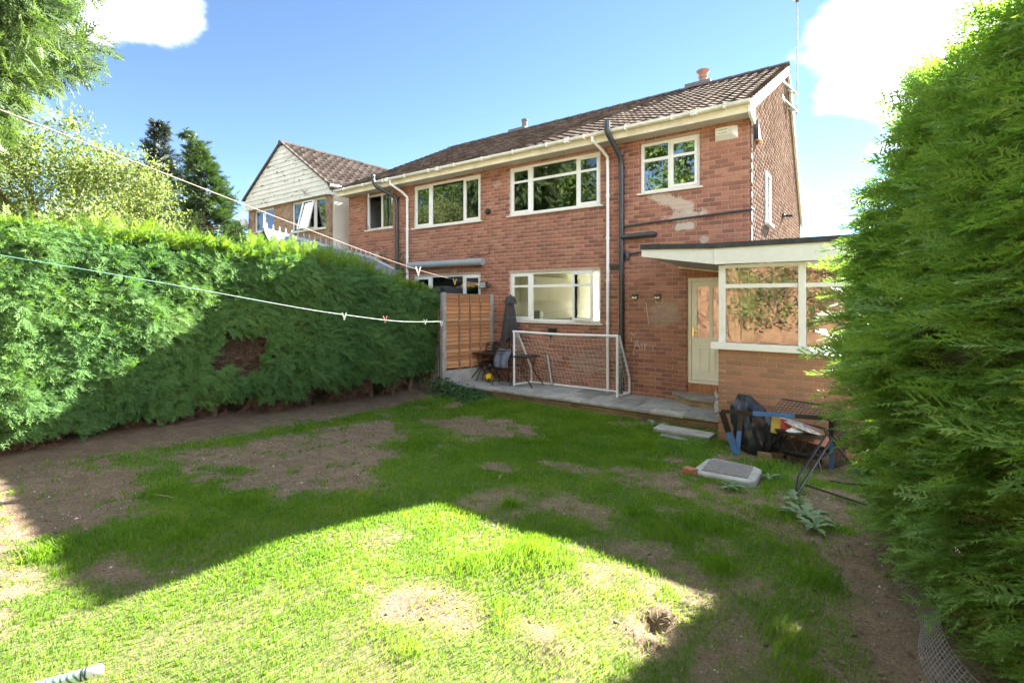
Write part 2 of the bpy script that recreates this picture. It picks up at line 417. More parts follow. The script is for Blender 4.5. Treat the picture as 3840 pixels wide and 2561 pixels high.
TUFTS = [(-2.8, 3.77, .10, .2), (-1.37, 4.11, .13, .2), (-.92, 3.8, .14, .22), (-5.05, .96, .22, .17), (-4.82, 1.38, .30, .12), (-4.4, 1.62, .25, .1), (-1.97, 3.1, .26, .16),
         (-2.2, 3.0, .2, .13), (-1.86, 2.42, .13, .14), (-5.14, 4.78, .30, .16), (-5.3, 4.5, .2, .12), (-5.81, 2.64, .16, .12), (-5.55, 2.3, .14, .1), (-1.8, 4.41, .16, .17), (-.28, 2.92, .14, .2),
         (-.46, 3.21, .12, .16), (-1.56, 4.23, .16, .16), (-1.26, 4.48, .18, .18), (-3.02, 7.77, .24, .22), (-4.47, 8.1, .35, .18), (-5.77, 8.1, .4, .17), (-2.35, 2.79, .16, .13),
         (-2.06, 1.82, .1, .12), (-3.6, 7.5, .3, .16), (-2.6, 6.9, .3, .15), (-6.4, 7.9, .4, .18), (-7.15, 3.2, .22, .11), (-7.2, 4.4, .25, .11), (-7.1, 5.4, .25, .11), (-6.2, 2.5, .1, .09), (-4.75, 2.2, .2, .1), (-5.7, 2.05, .1, .08),
         (-.75, 5.2, .2, .14), (-2.2, 5.9, .25, .14), (-1.0, 6.9, .3, .1), (-.35, 4.1, .15, .12)]

def poly_dist(x, y, P):
    """signed distance to an outline, positive inside"""
    x = np.asarray(x, float); y = np.asarray(y, float); ins = np.zeros(x.shape, bool); d = np.full(x.shape, 1e9)
    for (ax, ay), (bx, by) in zip(P, P[1:] + P[:1]):
        ex, ey = bx - ax, by - ay; L = ex * ex + ey * ey + 1e-12
        t = np.clip(((x - ax) * ex + (y - ay) * ey) / L, 0, 1)
        d = np.minimum(d, np.hypot(x - ax - t * ex, y - ay - t * ey))
        c = ((ay > y) != (by > y)) & (x < (bx - ax) * (y - ay) / (by - ay + 1e-12) + ax); ins ^= c
    return np.where(ins, d, -d)

def soilness(x, y):
    x = np.asarray(x, float); y = np.asarray(y, float)
    wx = x + (fbm(x * 3, y * 3, 3) - .5) * .35; wy = y + (fbm(x * 3 + 50, y * 3 + 20, 3) - .5) * .35
    s = np.full(x.shape, -9.)
    for P in SOIL: s = np.maximum(s, poly_dist(wx, wy, P))
    s = s + (fbm(x * 5 + 9, y * 5, 4) - .5) * .55
    m = np.clip(s / .30 + .5, 0, 1) ** 1.1
    # thin worn places everywhere
    thin = np.clip((fbm(x * 1.9 + 3, y * 1.9 + 8, 5) - .585) * 6, 0, .85)
    return np.maximum(m, thin * np.clip((y - .5) / 3, .35, 1))

def tuft(x, y):
    h = np.zeros(np.shape(x))
    for a, b, r, k in TUFTS: h = np.maximum(h, k * .62 * np.exp(-((x - a) ** 2 + (y - b) ** 2) / (r * r)))
    return h

def ground_z(x, y, fine=True):
    x = np.asarray(x, float); y = np.asarray(y, float)
    z = np.interp(y, [-60, -9, -6.2, -4.6, -3.2, -2.4, 2.0, 7.4, 60], [4.2, 3.8, 3.3, 1.9, .5, .12, .10, -.15, -.15])
    bank = np.clip((-2.6 - y) / 1.5, 0, 1) * np.clip((9 + y + 6) / 6, 0, 1)
    z = z + bank * (fbm(x * .9, y * 1.1 + 4, 5) - .5) * 2.0
    lawn = np.clip((8.0 - y) / .8, 0, 1)
    z = z + lawn * (fbm(x * .45 + 2, y * .45 + 1, 2) - .5) * .10
    if fine:
        z = z + lawn * (fbm(x * 2.2, y * 2.2, 4) - .5) * .045
        hole = np.exp(-((x + 1.08) ** 2 + (y - 2.93) ** 2) / .0055)
        rim = np.exp(-((np.hypot(x + 1.06, y - 2.88) - .15) ** 2) / .004)
        z = z - .13 * hole + .035 * rim * (fbm(x * 9, y * 9, 2) + .2)
        z = z + .05 * np.exp(-((x + 1.46) ** 2 / .015 + (y - 2.36) ** 2 / .02)) + .06 * np.exp(-((x + 2.0) ** 2 + (y - 3.1) ** 2) / .12)
        z = z + .04 * np.exp(-((x + 1.9) ** 2 + (y - 5.6) ** 2) / .15)
    return z
def gz(x, y): return float(ground_z(np.array([x]), np.array([y]))[0])

xs = np.unique(np.concatenate([[-900, -400, -150, -70, -40], np.arange(-30, -10, .5), np.arange(-10, -5, .08), np.arange(-5, 2.6, .055), np.arange(2.6, 14, .6), [30, 70, 200, 500]]).round(4))
ys = np.unique(np.concatenate([[-500, -200, -80, -40, -20, -14], np.arange(-10, -2.4, .14), np.arange(-2.4, .4, .12), np.arange(.4, 4.2, .055), np.arange(4.2, 8.6, .07), np.arange(8.6, 12, .4), [16, 24, 50, 150, 400, 900]]).round(4))
gx, gy = np.meshgrid(xs, ys); gzv = ground_z(gx, gy)
nx, ny = len(xs), len(ys); ii = (np.arange(ny - 1)[:, None] * nx + np.arange(nx - 1)[None, :]).ravel()
t = NT('garden_earth')
at = t.new('ShaderNodeAttribute'); at.attribute_name = 'turf'
soil = t.ramp(t.noise(5.5, 8, .72, coord='World'), [(.25, (.175, .13, .092)), (.5, (.27, .2, .14)), (.78, (.39, .295, .21))])
fine = t.ramp(t.noise(55, 5, .75, coord='World'), [(.3, (.45, .43, .41)), (.7, (1.3, 1.27, 1.25))])
soil = t.mix(1.0, soil, fine, 'MULTIPLY')
thatch = t.ramp(t.noise(22, 6, .7, coord='World'), [(.3, (.10, .13, .04)), (.55, (.18, .205, .075)), (.75, (.30, .28, .14))])
col = t.mix(at.outputs['Fac'], soil, thatch)
sp_ = t.new('ShaderNodeSeparateXYZ'); t.l.new(t.new('ShaderNodeNewGeometry').outputs['Position'], sp_.inputs[0])
bk = t.ramp(t.math('MULTIPLY', sp_.outputs['Y'], -.2), [(.42, (0, 0, 0)), (.6, (1, 1, 1))])
clay = t.ramp(t.noise(2.2, 7, .7, coord='World'), [(.3, (.19, .095, .055)), (.7, (.44, .26, .16))])
col = t.mix(bk, col, clay)
M['earth'] = t.done(t.principled(col, .95, 0, t.bump(t.noise(34, 7, .78, coord='World'), .9, .035), .2))
me = np_mesh('garden_ground', np.stack([gx.ravel(), gy.ravel(), gzv.ravel()], 1), np.stack([ii, ii + 1, ii + nx + 1, ii + nx], 1), M['earth'], True)
turf = 1 - np.clip(soilness(gx, gy), 0, 1); turf = np.where(gy < -2.4, 0, turf)
a_ = me.attributes.new('turf', 'FLOAT', 'POINT'); a_.data.foreach_set('value', turf.ravel().astype(np.float32))
tag(link('garden_ground', me), 'worn garden ground of bare brown earth and turf', None, None, 'structure')

# ------------------------------------------------------------------ grass
def blades(n, xr, yr, keep, hfun, wid, name, mat, label, lean=.55, seedo=0):
    rg = np.random.default_rng(100 + seedo)
    x = rg.uniform(*xr, n); y = rg.uniform(*yr, n)
    k = keep(x, y, rg); x, y = x[k], y[k]; m = len(x); z = ground_z(x, y) - .004
    h = hfun(x, y, rg); az = rg.uniform(0, 2 * math.pi, m); ln = h * lean * rg.uniform(.2, 1.2, m)
    # neighbours lean the same way
    az = az * .55 + fbm(x * 1.5, y * 1.5, 2) * 9
    dx, dy = np.cos(az), np.sin(az)
    fa = rg.uniform(0, 2 * math.pi, m); px, py = np.cos(fa), np.sin(fa)
    d = np.hypot(x, y); w = wid * (.75 + .5 * rg.random(m)) * np.clip(d / 3.2, .85, 2.6)
    V = np.zeros((m, 5, 3), np.float32)
    for i, (t_, ws) in enumerate(((0, -1), (0, 1), (.55, -.8), (.55, .8), (1, 0))):
        off = ln * t_ * t_
        V[:, i, 0] = x + dx * off + px * w * ws * .5; V[:, i, 1] = y + dy * off + py * w * ws * .5
        V[:, i, 2] = z + h * (t_ - .22 * lean * t_ * t_)
    b = np.arange(m)[:, None] * 5
    F = np.concatenate([b + [0, 1, 3], b + [0, 3, 2], b + [2, 3, 4]], 1).reshape(-1, 3)
    return tag(link(name, np_mesh(name, V.reshape(-1, 3), F, mat)), label, 'grass', None, 'stuff')

M['grass'] = leaf_mat('grass_blade', [(0, (.075, .175, .024)), (.4, (.13, .275, .034)), (.75, (.20, .335, .05)), (1, (.34, .36, .12))], .5, .5, patch=2.1, tint=(1.4, 1.35, .5))
def keep_grass(near):
    def f(x, y, rg):
        s = soilness(x, y); t_ = tuft(x, y)
        dens = np.clip(1 - s, 0, 1) ** 1.3
        seed = np.clip((fbm(x * 6 + 11, y * 6 + 2, 3) - .64) * 4, 0, .3)
        dens = np.maximum(dens * (.35 + .85 * fbm(x * 4 + 1, y * 4 + 5, 3)), np.clip(t_ * 9, 0, 1)); dens = np.maximum(dens, .012 + seed)
        # outside the mown garden, under the slab and along the camera's own feet nothing needs to grow
        ok = (y < 8.36) & ~((x > -1.75) & (x < -1.02) & (y > 5.85) & (y < 6.55)) & ~((x > -2.92) & (x < -1.98) & (y > 7.74) & (y < 8.12)) & ~((x > -1.9) & (y > 7.85))
        dd = np.hypot(x, y); fall = np.clip((5.4 / np.maximum(dd, 1)) ** 1.0, .0, 1)
        return (rg.random(len(x)) < dens * fall) & ok & (x > -8.6)
    return f
def h_grass(x, y, rg):
    return (.020 + .034 * fbm(x * 1.2 + 7, y * 1.2, 3) + np.clip((y - 5.2) / 3, 0, 1) * .05 * fbm(x * 2, y * 2 + 30, 2)) * rg.uniform(.55, 1.3, len(x)) + tuft(x, y) * rg.uniform(.15, .95, len(x)) * (.35 + 1.0 * fbm(x * 7, y * 7 + 3, 2))
blades(640000, (-7.9, .6), (.3, 8.4), keep_grass(True), h_grass, .0046, 'grass', M['grass'], 'short patchy green grass growing over the worn lawn')
def keep_straw(x, y, rg):
    s = soilness(x, y); right = np.clip((x + 2.6) / 1.5, .22, 1)
    return (rg.random(len(x)) < np.clip(.30 + s, 0, 1) * right * np.clip(5 / np.hypot(x, y), 0, 1)) & (y < 7.8)
blades(150000, (-7.9, .9), (.6, 7.9), keep_straw, lambda x, y, rg: rg.uniform(.008, .022, len(x)), .0042, 'dry_straw', M['straw'], 'dry straw and dead grass littering the bare earth', lean=4.5, seedo=5)

# pebbles and chips in the bare soil
def pebbles():
    rg = np.random.default_rng(8); n = 15000
    x = rg.uniform(-7.6, .3, n); y = rg.uniform(.4, 7.5, n); k = (soilness(x, y) > .55) & (rg.random(n) < .75); x, y = x[k], y[k]; m = len(x)
    base = np.array([(1, 0, 0), (0, 1, 0), (-1, 0, 0), (0, -1, 0), (0, 0, .8), (0, 0, -.8)]); fc = np.array([(0, 1, 4), (1, 2, 4), (2, 3, 4), (3, 0, 4), (1, 0, 5), (2, 1, 5), (3, 2, 5), (0, 3, 5)])
    r = rg.uniform(.003, .008, m) * np.where(rg.random(m) < .05, 2.2, 1); an = rg.uniform(0, 6.28, m)
    V = base[None] * r[:, None, None] * rg.uniform(.6, 1.4, (m, 1, 3)); c, s_ = np.cos(an)[:, None], np.sin(an)[:, None]
    X = V[..., 0] * c - V[..., 1] * s_; Y = V[..., 0] * s_ + V[..., 1] * c
    P = np.stack([X + x[:, None], Y + y[:, None], V[..., 2] + (ground_z(x, y) + r * .3)[:, None]], 2)
    F = (np.arange(m)[:, None, None] * 6 + fc[None]).reshape(-1, 3)
    mt = NT('pebble'); c_ = mt.ramp(mt.new('ShaderNodeNewGeometry').outputs['Random Per Island'], [(0, (.08, .06, .045)), (.4, (.2, .16, .12)), (.75, (.4, .36, .3)), (1, (.65, .62, .58))])
    tag(link('pebbles', np_mesh('pebbles', P.reshape(-1, 3), F, mt.done(mt.principled(c_, .9)))), 'small pale pebbles and chips strewn on the bare earth', 'gravel', None, 'stuff')
pebbles()

# ------------------------------------------------------------------ walls of real bricks
def cut_rects(u0, u1, v0, v1, holes):
    us = sorted({u0, u1, *[min(max(h[i], u0), u1) for h in holes for i in (0, 1)]}); vs = sorted({v0, v1, *[min(max(h[i], v0), v1) for h in holes for i in (2, 3)]})
    out = []
    for a, b in zip(us, us[1:]):
        run = None
        for c, d in zip(vs, vs[1:]):
            mu, mv = (a + b) / 2, (c + d) / 2
            if any(h[0] < mu < h[1] and h[2] < mv < h[3] for h in holes): continue
            out.append((a, b, c, d))
    return out

def brick_rects(u0, u1, v0, v1, L, H, J, holes, ok=None):
    rows = int(math.ceil((v1 - v0) / H)); out = []
    for r in range(rows):
        a, b = v0 + r * H, min(v0 + (r + 1) * H - J, v1)
        if b - a < .02: continue
        u = u0 - (L / 2 if r % 2 else 0)
        while u < u1:
            segs = [(max(u, u0), min(u + L - J, u1))]
            for h in holes:
                if h[2] < b - .01 and h[3] > a + .01:
                    ns = []
                    for s0, s1 in segs:
                        if h[1] <= s0 or h[0] >= s1: ns.append((s0, s1))
                        else:
                            if h[0] - s0 > .02: ns.append((s0, h[0]))
                            if s1 - h[1] > .02: ns.append((h[1], s1))
                    segs = ns
            for s0, s1 in segs:
                if s1 - s0 > .02 and (ok is None or ok((s0 + s1) / 2, b)): out.append((s0, s1, a, b))
            u += L
    return out

def brick_skin(rects, frame, parent, mat, L, H, J, single=0, near=None, depth=.02, proud=.006, stuff_name='brickwork', jit=.003):
    """frame(u, v, w) -> world point, w = distance out of the wall. `single` bricks (the nearest full ones) are objects, the rest one mesh"""
    full = [q for q in rects if abs((q[1] - q[0]) - (L - J)) < .002 and abs((q[3] - q[2]) - (H - J)) < .002]
    if near: full.sort(key=lambda q: near((q[0] + q[1]) / 2, (q[2] + q[3]) / 2))
    ind = full[:single]; keyset = set(ind); rest = [q for q in rects if q not in keyset]
    def corners(q, w, c0):
        o = []
        for ww, ins in ((w - depth, 0), (w - .003, 0), (w, .003)):
            for u, v in ((q[0] + ins, q[2] + ins), (q[1] - ins, q[2] + ins), (q[1] - ins, q[3] - ins), (q[0] + ins, q[3] - ins)):
                o.append(np.array(frame(u, v, ww)) - c0)
        return o
    FQ = [(8, 9, 10, 11)] + [(a + k, a + (k + 1) % 4, a + 4 + (k + 1) % 4, a + 4 + k) for a in (0, 4) for k in range(4)]
    if ind:
        q = (0, L - J, 0, H - J); z0 = np.array(frame(0, 0, 0))
        V = np.array(corners(q, 0, z0)); m = bpy.data.meshes.new('brick'); m.from_pydata([tuple(v) for v in V], [], FQ); m.update(); m.materials.append(mat)
        for q in ind:
            link('brick', m, parent, frame(q[0], q[2], proud + random.uniform(-jit, jit)))
    V = []; F = []
    for i, q in enumerate(rest):
        V += corners(q, proud + random.uniform(-jit, jit), 0); F += [tuple(12 * i + k for k in f) for f in FQ]
    o = link(stuff_name, np_mesh(stuff_name, np.array(V), np.array(F), mat), parent); tag(o, kind='stuff')
    return o
# ------------------------------------------------------------------ the semi-detached house
WY = 9.66                                   # rear wall face
XL, XR, XC = -13.58, -1.77, -7.67
PATIO = .05
house = empty('semi_detached_house', (XC, WY, 0), 'long red brick semi-detached house with brown tiled roof filling the middle', 'house')
HOLES = {'mid': (-7.17, -4.736, 4.03, 5.185), 'kit': (-7.17, -4.736, 1.485, 2.655), 'bath': (-3.84, -2.67, 4.15, 5.16),
         'lw': (-10.56, -8.08, 4.01, 5.20), 'sw': (-12.68, -11.46, 4.13, 5.20), 'nw': (-10.56, -8.08, 1.485, 2.665), 'door': (-2.905, -2.0, .22, 2.41)}
hl = list(HOLES.values())
EAVE = 5.32
mb = MB()
for a, b, c, d in cut_rects(XL, XR, -.4, EAVE, hl): mb.box(a, b, WY, WY + .10, c, d)
rear = mb.build('rear_wall', M['mortar'], house)
L, H, J = .2285, .0862, .011
rects = brick_rects(XL, XR, -.14, EAVE, L, H, J, hl)
brick_skin(rects, lambda u, v, w: (u, WY - w, v), rear, M['brick'], L, H, J, 300, lambda u, v: math.hypot(u, v - 2) if v > .3 else 99)
# inner leaf, so that rooms behind the windows are closed
# gable side wall
prof = [(WY + .104, -.4), (WY + .104, 5.40), (14.1, 7.82), (16.95, 4.40), (16.95, -.4)]
mb = MB(); mb.extrude([(XR - .008, y, z) for y, z in prof], (-.1, 0, 0))
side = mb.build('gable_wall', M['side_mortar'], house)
def under(y, z): return z < np.interp(y, [WY, 14.1, 16.95], [5.45, 7.88, 4.45])
sh = (11.0, 11.55, 3.55, 4.58)
rs = brick_rects(WY - .008, 16.95, 2.3, 7.9, L, H, J, [sh], under)
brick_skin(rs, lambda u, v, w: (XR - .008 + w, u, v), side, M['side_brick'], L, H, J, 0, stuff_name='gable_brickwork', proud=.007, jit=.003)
MB().extrude([(XL, y, z) for y, z in prof], (.1, 0, 0)).build('gable_wall', M['mortar'], house)
fw = MB()
for a, b, c, d in cut_rects(XL + .1, XR - .12, -.4, 4.4, [(-7.5, -4.4, .76, 2.75)]): fw.box(a, b, 16.85, 16.95, c, d)  # wide unseen opening added to let daylight into the kitchen
fw.build('front_wall', M['nb_mortar'], house)

def window(parent, x0, x1, z0, z1, cols, y=WY, sill=True, room=2.2, curtain=None, fr=.055, transom=None, roommat=None, through=False, glass=None):
    glass = glass or M['glass']
    """cols: list of (xa, xb, kind, zt) glass bays; kind 'fix' | 'open' (closed casement) | ('swing', degrees, hinge side)"""
    win = link('window', MB().box(x0, x1, y + .045, y + .10, z0, z0 + fr).box(x0, x1, y + .045, y + .10, z1 - fr, z1).box(x0, x0 + fr, y + .045, y + .10, z0 + fr, z1 - fr).box(x1 - fr, x1, y + .045, y + .10, z0 + fr, z1 - fr).mesh('window', M['pvc']), parent)
    for i, (xa, xb, kind, zt) in enumerate(cols):
        if i:
            xm0, xm1 = cols[i - 1][1], xa
            MB().box(xm0, xm1, y + .047, y + .098, z0 + fr, z1 - fr).build('mullion', M['pvc'], win)
        ztop, zbot = z1 - fr, z0 + fr
        if kind == 'fix':
            if zt:
                MB().box(xa, xb, y + .05, y + .097, zt - .03, zt + .03).build('transom', M['pvc'], win)
                MB().box(xa, xb, y + .070, y + .074, zt + .03, ztop).build('pane', glass, win)
                MB().box(xa, xb, y + .070, y + .074, zbot, zt - .03).build('pane', glass, win)
            else: MB().box(xa, xb, y + .070, y + .074, zbot, ztop).build('pane', glass, win)
        else:
            s = .05; w = xb - xa
            sw = MB().box(0, w, -.02, .035, 0, s).box(0, w, -.02, .035, ztop - zbot - s, ztop - zbot).box(0, s, -.02, .035, s, ztop - zbot - s).box(w - s, w, -.02, .035, s, ztop - zbot - s)
            pn = MB()
            if zt:
                sw.box(s, w - s, -.018, .033, zt - zbot - .025, zt - zbot + .025); pn.box(s, w - s, .004, .008, s, zt - zbot - .025).box(s, w - s, .004, .008, zt - zbot + .025, ztop - zbot - s)
            else: pn.box(s, w - s, .004, .008, s, ztop - zbot - s)
            for b_, nm, mt in ((sw, 'casement', M['pvc']), (pn, 'pane', glass)):
                V = []
                for (X, Y, Zz) in b_.v:
                    if isinstance(kind, tuple):
                        an = R(kind[1])
                        if kind[2] == 'L': V.append((xa + kind[3] + X * math.cos(an), y + .02 - X * math.sin(an) + Y * math.cos(an), zbot + Zz))
                        else:
                            q = w - X; V.append((xb + kind[3] - q * math.cos(an), y + .02 - q * math.sin(an) + Y * math.cos(an), zbot + Zz))
                    else: V.append((xa + X, y + .05 + Y, zbot + Zz))
                b_.v = V; b_.build(nm, mt, win)
    if sill: MB().box(x0 - .06, x1 + .06, y - .055, y + .05, z0 - .035, z0 - .003).build('sill', M['sill'], win)
    # the room behind
    rm = MB(); X0, X1, Y0, Y1, Z0, Z1 = x0 - .35, x1 + .35, y + .105, y + room, z0 - .75, z1 + .12
    if through: Y1 = 16.84
    for a, b, c, d in cut_rects(X0, X1, Z0, Z1, [(-7.5, -4.4, .76, 2.75)] if through else []): rm.poly([(a, Y1, c), (b, Y1, c), (b, Y1, d), (a, Y1, d)])
    rm.poly([(X0, Y0, Z0), (X0, Y1, Z0), (X0, Y1, Z1), (X0, Y0, Z1)]).poly([(X1, Y0, Z0), (X1, Y1, Z0), (X1, Y1, Z1), (X1, Y0, Z1)])
    rm.poly([(X0, Y0, Z0), (X1, Y0, Z0), (X1, Y1, Z0), (X0, Y1, Z0)]).poly([(X0, Y0, Z1), (X1, Y0, Z1), (X1, Y1, Z1), (X0, Y1, Z1)])
    for a, b, c, d in cut_rects(X0, X1, Z0, Z1, [(x0 + .02, x1 - .02, z0 + .02, z1 - .02)]): rm.poly([(a, Y0, c), (b, Y0, c), (b, Y0, d), (a, Y0, d)])
    rm.build('room', roommat or M['room'], win)
    if curtain:
        for (ca, cb, mt) in curtain:
            c = MB(); n = max(4, int((cb - ca) / .035)); pts = [(ca + (cb - ca) * i / n, y + .16 + .018 * math.sin(i * 2.1)) for i in range(n + 1)]
            for p, q in zip(pts, pts[1:]): c.poly([(p[0], p[1], z0 + .02), (q[0], q[1], z0 + .02), (q[0], q[1], z1 - .03), (p[0], p[1], z1 - .03)])
            c.build('curtain', M[mt], win)
    return win

window(house, *HOLES['mid'], [(-7.115, -6.59, 'open', 4.825), (-6.515, -5.345, 'fix', 4.83), (-5.29, -4.79, 'open', 4.825)])
kw = window(house, *HOLES['kit'], [(-7.115, -6.59, 'open', 2.315), (-6.515, -5.42, 'fix', 2.315), (-5.365, -4.80, ('swing', 13, 'L', -.06), 2.315)], through=True, glass=M['glass2'])
window(house, *HOLES['bath'], [(-3.785, -3.29, 'fix', 4.815), (-3.235, -2.725, 'open', 4.815)], roommat=M['room_dark'])
window(house, *HOLES['lw'], [(-10.505, -9.93, 'open', None), (-9.86, -8.71, 'fix', None), (-8.66, -8.135, 'open', None)])
window(house, *HOLES['sw'], [(-12.625, -12.04, ('swing', 38, 'L', 0), None), (-11.98, -11.51, 'fix', None)], curtain=[(-11.98, -11.51, 'curtain')], roommat=M['room_dark'])
window(house, *HOLES['nw'], [(-10.505, -9.95, 'open', None), (-9.88, -8.73, 'fix', None), (-8.67, -8.135, 'open', None)])
# kitchen furniture glimpsed through the pane
kf = empty('kitchen_units', (-6.2, 10.6, .6), 'pale kitchen wall units and worktop behind the ground-floor window', 'kitchen unit')
MB().box(-7.5, -7.15, 10.6, 13.2, 1.95, 2.6).build('cupboard', M['room'], kf)
MB().box(-7.5, -6.9, 10.4, 13.4, .8, 1.40).build('cupboard', M['room'], kf)
MB().box(-7.5, -6.87, 10.38, 13.42, 1.402, 1.44).build('worktop', M['room_dark'], kf)
MB().box(-7.3, -7.1, 10.9, 11.1, 1.442, 1.7).build('kettle', M['metal_grey'], kf, bevel=.03)
# narrow window in the gable wall
gw = link('window', MB().box(XR - .03, XR + .03, 11.0, 11.05, 3.55, 4.58).box(XR - .03, XR + .03, 11.5, 11.55, 3.55, 4.58).box(XR - .03, XR + .03, 11.05, 11.5, 3.55, 3.6).box(XR - .03, XR + .03, 11.05, 11.5, 4.53, 4.58).mesh('window', M['pvc']), house)
MB().box(XR - .008, XR - .004, 11.05, 11.5, 3.6, 4.53).build('pane', M['glass'], gw)
MB().box(XR - .02, XR + .09, 10.96, 11.59, 3.50, 3.547).build('sill', M['sill'], gw)

# lintel course of soldier bricks over the door and quarry tiles under it
mb = MB()
for i in range(12): mb.box(-2.905 + i * .0765, -2.905 + i * .0765 + .066, WY - .009, WY + .02, 2.415, 2.59)
o = mb.build('lintel_bricks', M['orange_tile'], rear); tag(o, kind='stuff')
# back door
dr = link('door', MB().box(-2.905, -2.84, WY + .03, WY + .1, .40, 2.41).box(-2.84, -2.0, WY + .03, WY + .1, 2.345, 2.41).box(-2.84, -2.0, WY + .03, WY + .1, .40, .455).box(-2.065, -2.0, WY + .03, WY + .1, .455, 2.345).mesh('door', M['cream_door']), house)
lf = MB()
gl = [(-2.735, -2.51, 1.27, 2.24), (-2.445, -2.17, 1.27, 2.24)]
for a, b, c, d in cut_rects(-2.835, -2.07, .46, 2.34, gl): lf.box(a, b, WY + .045, WY + .085, c, d)
leaf = lf.build('door_leaf', M['cream_door'], dr)
for a, b, c, d in gl: MB().box(a, b, WY + .062, WY + .066, c, d).build('pane', M['glass1'], dr)
for a, b in ((-2.70, -2.51), (-2.42, -2.17)):
    MB().box(a, b, WY + .034, WY + .044, .63, .655).box(a, b, WY + .034, WY + .044, 1.06, 1.085).box(a, a + .022, WY + .034, WY + .044, .655, 1.06).box(b - .022, b, WY + .034, WY + .044, .655, 1.06).build('panel_moulding', M['cream_door'], dr)
MB().box(-2.815, -2.785, WY + .025, WY + .043, 1.29, 1.47).tube([(-2.80, WY + .01, 1.40), (-2.68, WY + .01, 1.40)], .009).build('handle', M['brass'], dr)
mb = MB().box(-2.9, -2.0, WY + .04, WY + .1, .0, .40)
for i in range(10): mb.box(-2.9 + i * .09, -2.9 + i * .09 + .084, WY + .02, WY + .045, .215, .395)
mb.build('tile_riser', M['orange_tile'], dr)
MB().box(-2.9, -1.95, WY + .12, WY + 1.6, .1, .38).poly([(-2.95, WY + 1.6, .3), (-1.9, WY + 1.6, .3), (-1.9, WY + 1.6, 2.5), (-2.95, WY + 1.6, 2.5)]).build('hall', M['room'], dr)

# ---- roof
E0 = Vector((0, 9.24, 5.43)); E1 = Vector((0, 14.1, 7.88))
sl = (E1 - E0); SL = sl.length; sl.normalize(); nrm = Vector((0, -sl.z, sl.y))
RX0, RX1 = -13.68, -1.715
def rp(x, s, h): p = E0 + sl * s + nrm * h; return (x, p.y, p.z)
mb = MB()
mb.poly([rp(RX0, 0, -.03), rp(RX1, 0, -.03), rp(RX1, SL, -.03), rp(RX0 + .3, SL, -.03)])
F1 = Vector((0, 17.15, 4.25))
mb.poly([rp(RX0 + .3, SL, -.03), rp(RX1, SL, -.03), (RX1, F1.y, F1.z), (RX0, F1.y, F1.z)])
mb.poly([(XL + .06, 9.7, 5.3), (XR - .06, 9.7, 5.3), (XR - .06, 16.9, 4.25), (XL + .06, 16.9, 4.25)])
roof = mb.build('roof', M['felt'], house)
TW, TE = .2275, .262
cols_ = int((RX1 - RX0) / TW); rows_ = int(SL / TE)
TE = SL / rows_; TW = (RX1 - RX0) / cols_
def tile_mesh():
    k = 6; V = []; F = []
    for row, (s, lift) in enumerate(((-.02, .027), (TE + .03, .001))):
        for j in range(k + 1):
            x = j / k; w = .026 * (.5 + .5 * math.cos(x * 2 * math.pi * 1.0)) ** 1.5 + (.004 if x in (0, 1) else 0)
            V.append(tuple(sl * s + nrm * (w + lift) + Vector((x * TW * 1.01, 0, 0))))
    for j in range(k + 1):
        x = j / k; V.append(tuple(sl * -.02 + nrm * (.001 - .012) + Vector((x * TW * 1.01, 0, 0))))
    for j in range(k):
        F += [(j, j + 1, k + 1 + j + 1, k + 1 + j), (2 * k + 2 + j, 2 * k + 3 + j, j + 1, j)]
    return np.array(V), F
TV, TF = tile_mesh()
spots = [(c, r) for r in range(rows_) for c in range(cols_) if RX0 + c * TW > RX0 + .3 * r / rows_ - .1]
spots.sort(key=lambda q: (RX1 - (RX0 + q[0] * TW)) + q[1] * .12)
tm = bpy.data.meshes.new('roof_tile'); tm.from_pydata([tuple(v) for v in TV], [], TF); tm.update(); tm.materials.append(M['tile'])
V = []; F = []
for i, (c, r) in enumerate(spots):
    p = Vector(rp(RX0 + c * TW, r * TE, random.uniform(0, .006)))
    if i < 300: link('roof_tile', tm, roof, p)
    else:
        F += [tuple(q + len(V) for q in f) for f in TF]; jit = random.uniform(-.006, .006)
        V += [tuple(v[k] + p[k] + (jit * sl[k]) for k in range(3)) for v in TV]
tag(link('tiled_slope', np_mesh('tiled_slope', np.array(V), np.array(F), M['tile']), roof), kind='stuff')
# ridge tiles
rm_ = MB(); n = 8
for i in range(2):
    for k in range(n + 1):
        a = math.pi * k / n; rm_.v.append((i * .45, -math.cos(a) * .15, math.sin(a) * .085 + (.012 if i else 0)))
rm_.f = [(k, k + 1, n + 2 + k, n + 1 + k) for k in range(n)]
rmesh = rm_.mesh('ridge_tile', M['ridge'])
x = RX0 + .3
while x < RX1 - .2: link('ridge_tile', rmesh, roof, (x, 14.1, 7.86)); x += (RX1 - RX0 - .3) / 26
# soffit, fascia, gutter
MB().box(RX0 + .05, RX1 - .01, 9.30, WY - .012, 5.245, 5.262).build('soffit', M['soffit'], house)
fb = MB()
for a, b in ((RX0 + .03, -9.2), (-9.196, -6.4), (-6.396, -3.05), (-3.046, RX1 - .01)): fb.box(a, b, 9.275, 9.297, 5.235, 5.385)
fb.build('fascia', M['fascia'], house)
g = MB(); pr = []
for k in range(7):
    a = math.pi * k / 6; pr.append((9.215 - .056 * math.cos(a), 5.42 - .06 * math.sin(a) ** .7))
pr2 = [(y + (.006 if i < 3 else -.006 if i > 3 else 0), z + .008) for i, (y, z) in enumerate(pr)][::-1]
g.extrude([(RX0 - .02, y, z) for y, z in pr + pr2], (RX1 - RX0 + .03, 0, 0))
gt = g.build('gutter', M['gutter'], house)
b = MB(); x = RX0 + .5
while x < RX1: b.box(x, x + .035, 9.15, 9.28, 5.345, 5.435); x += .92
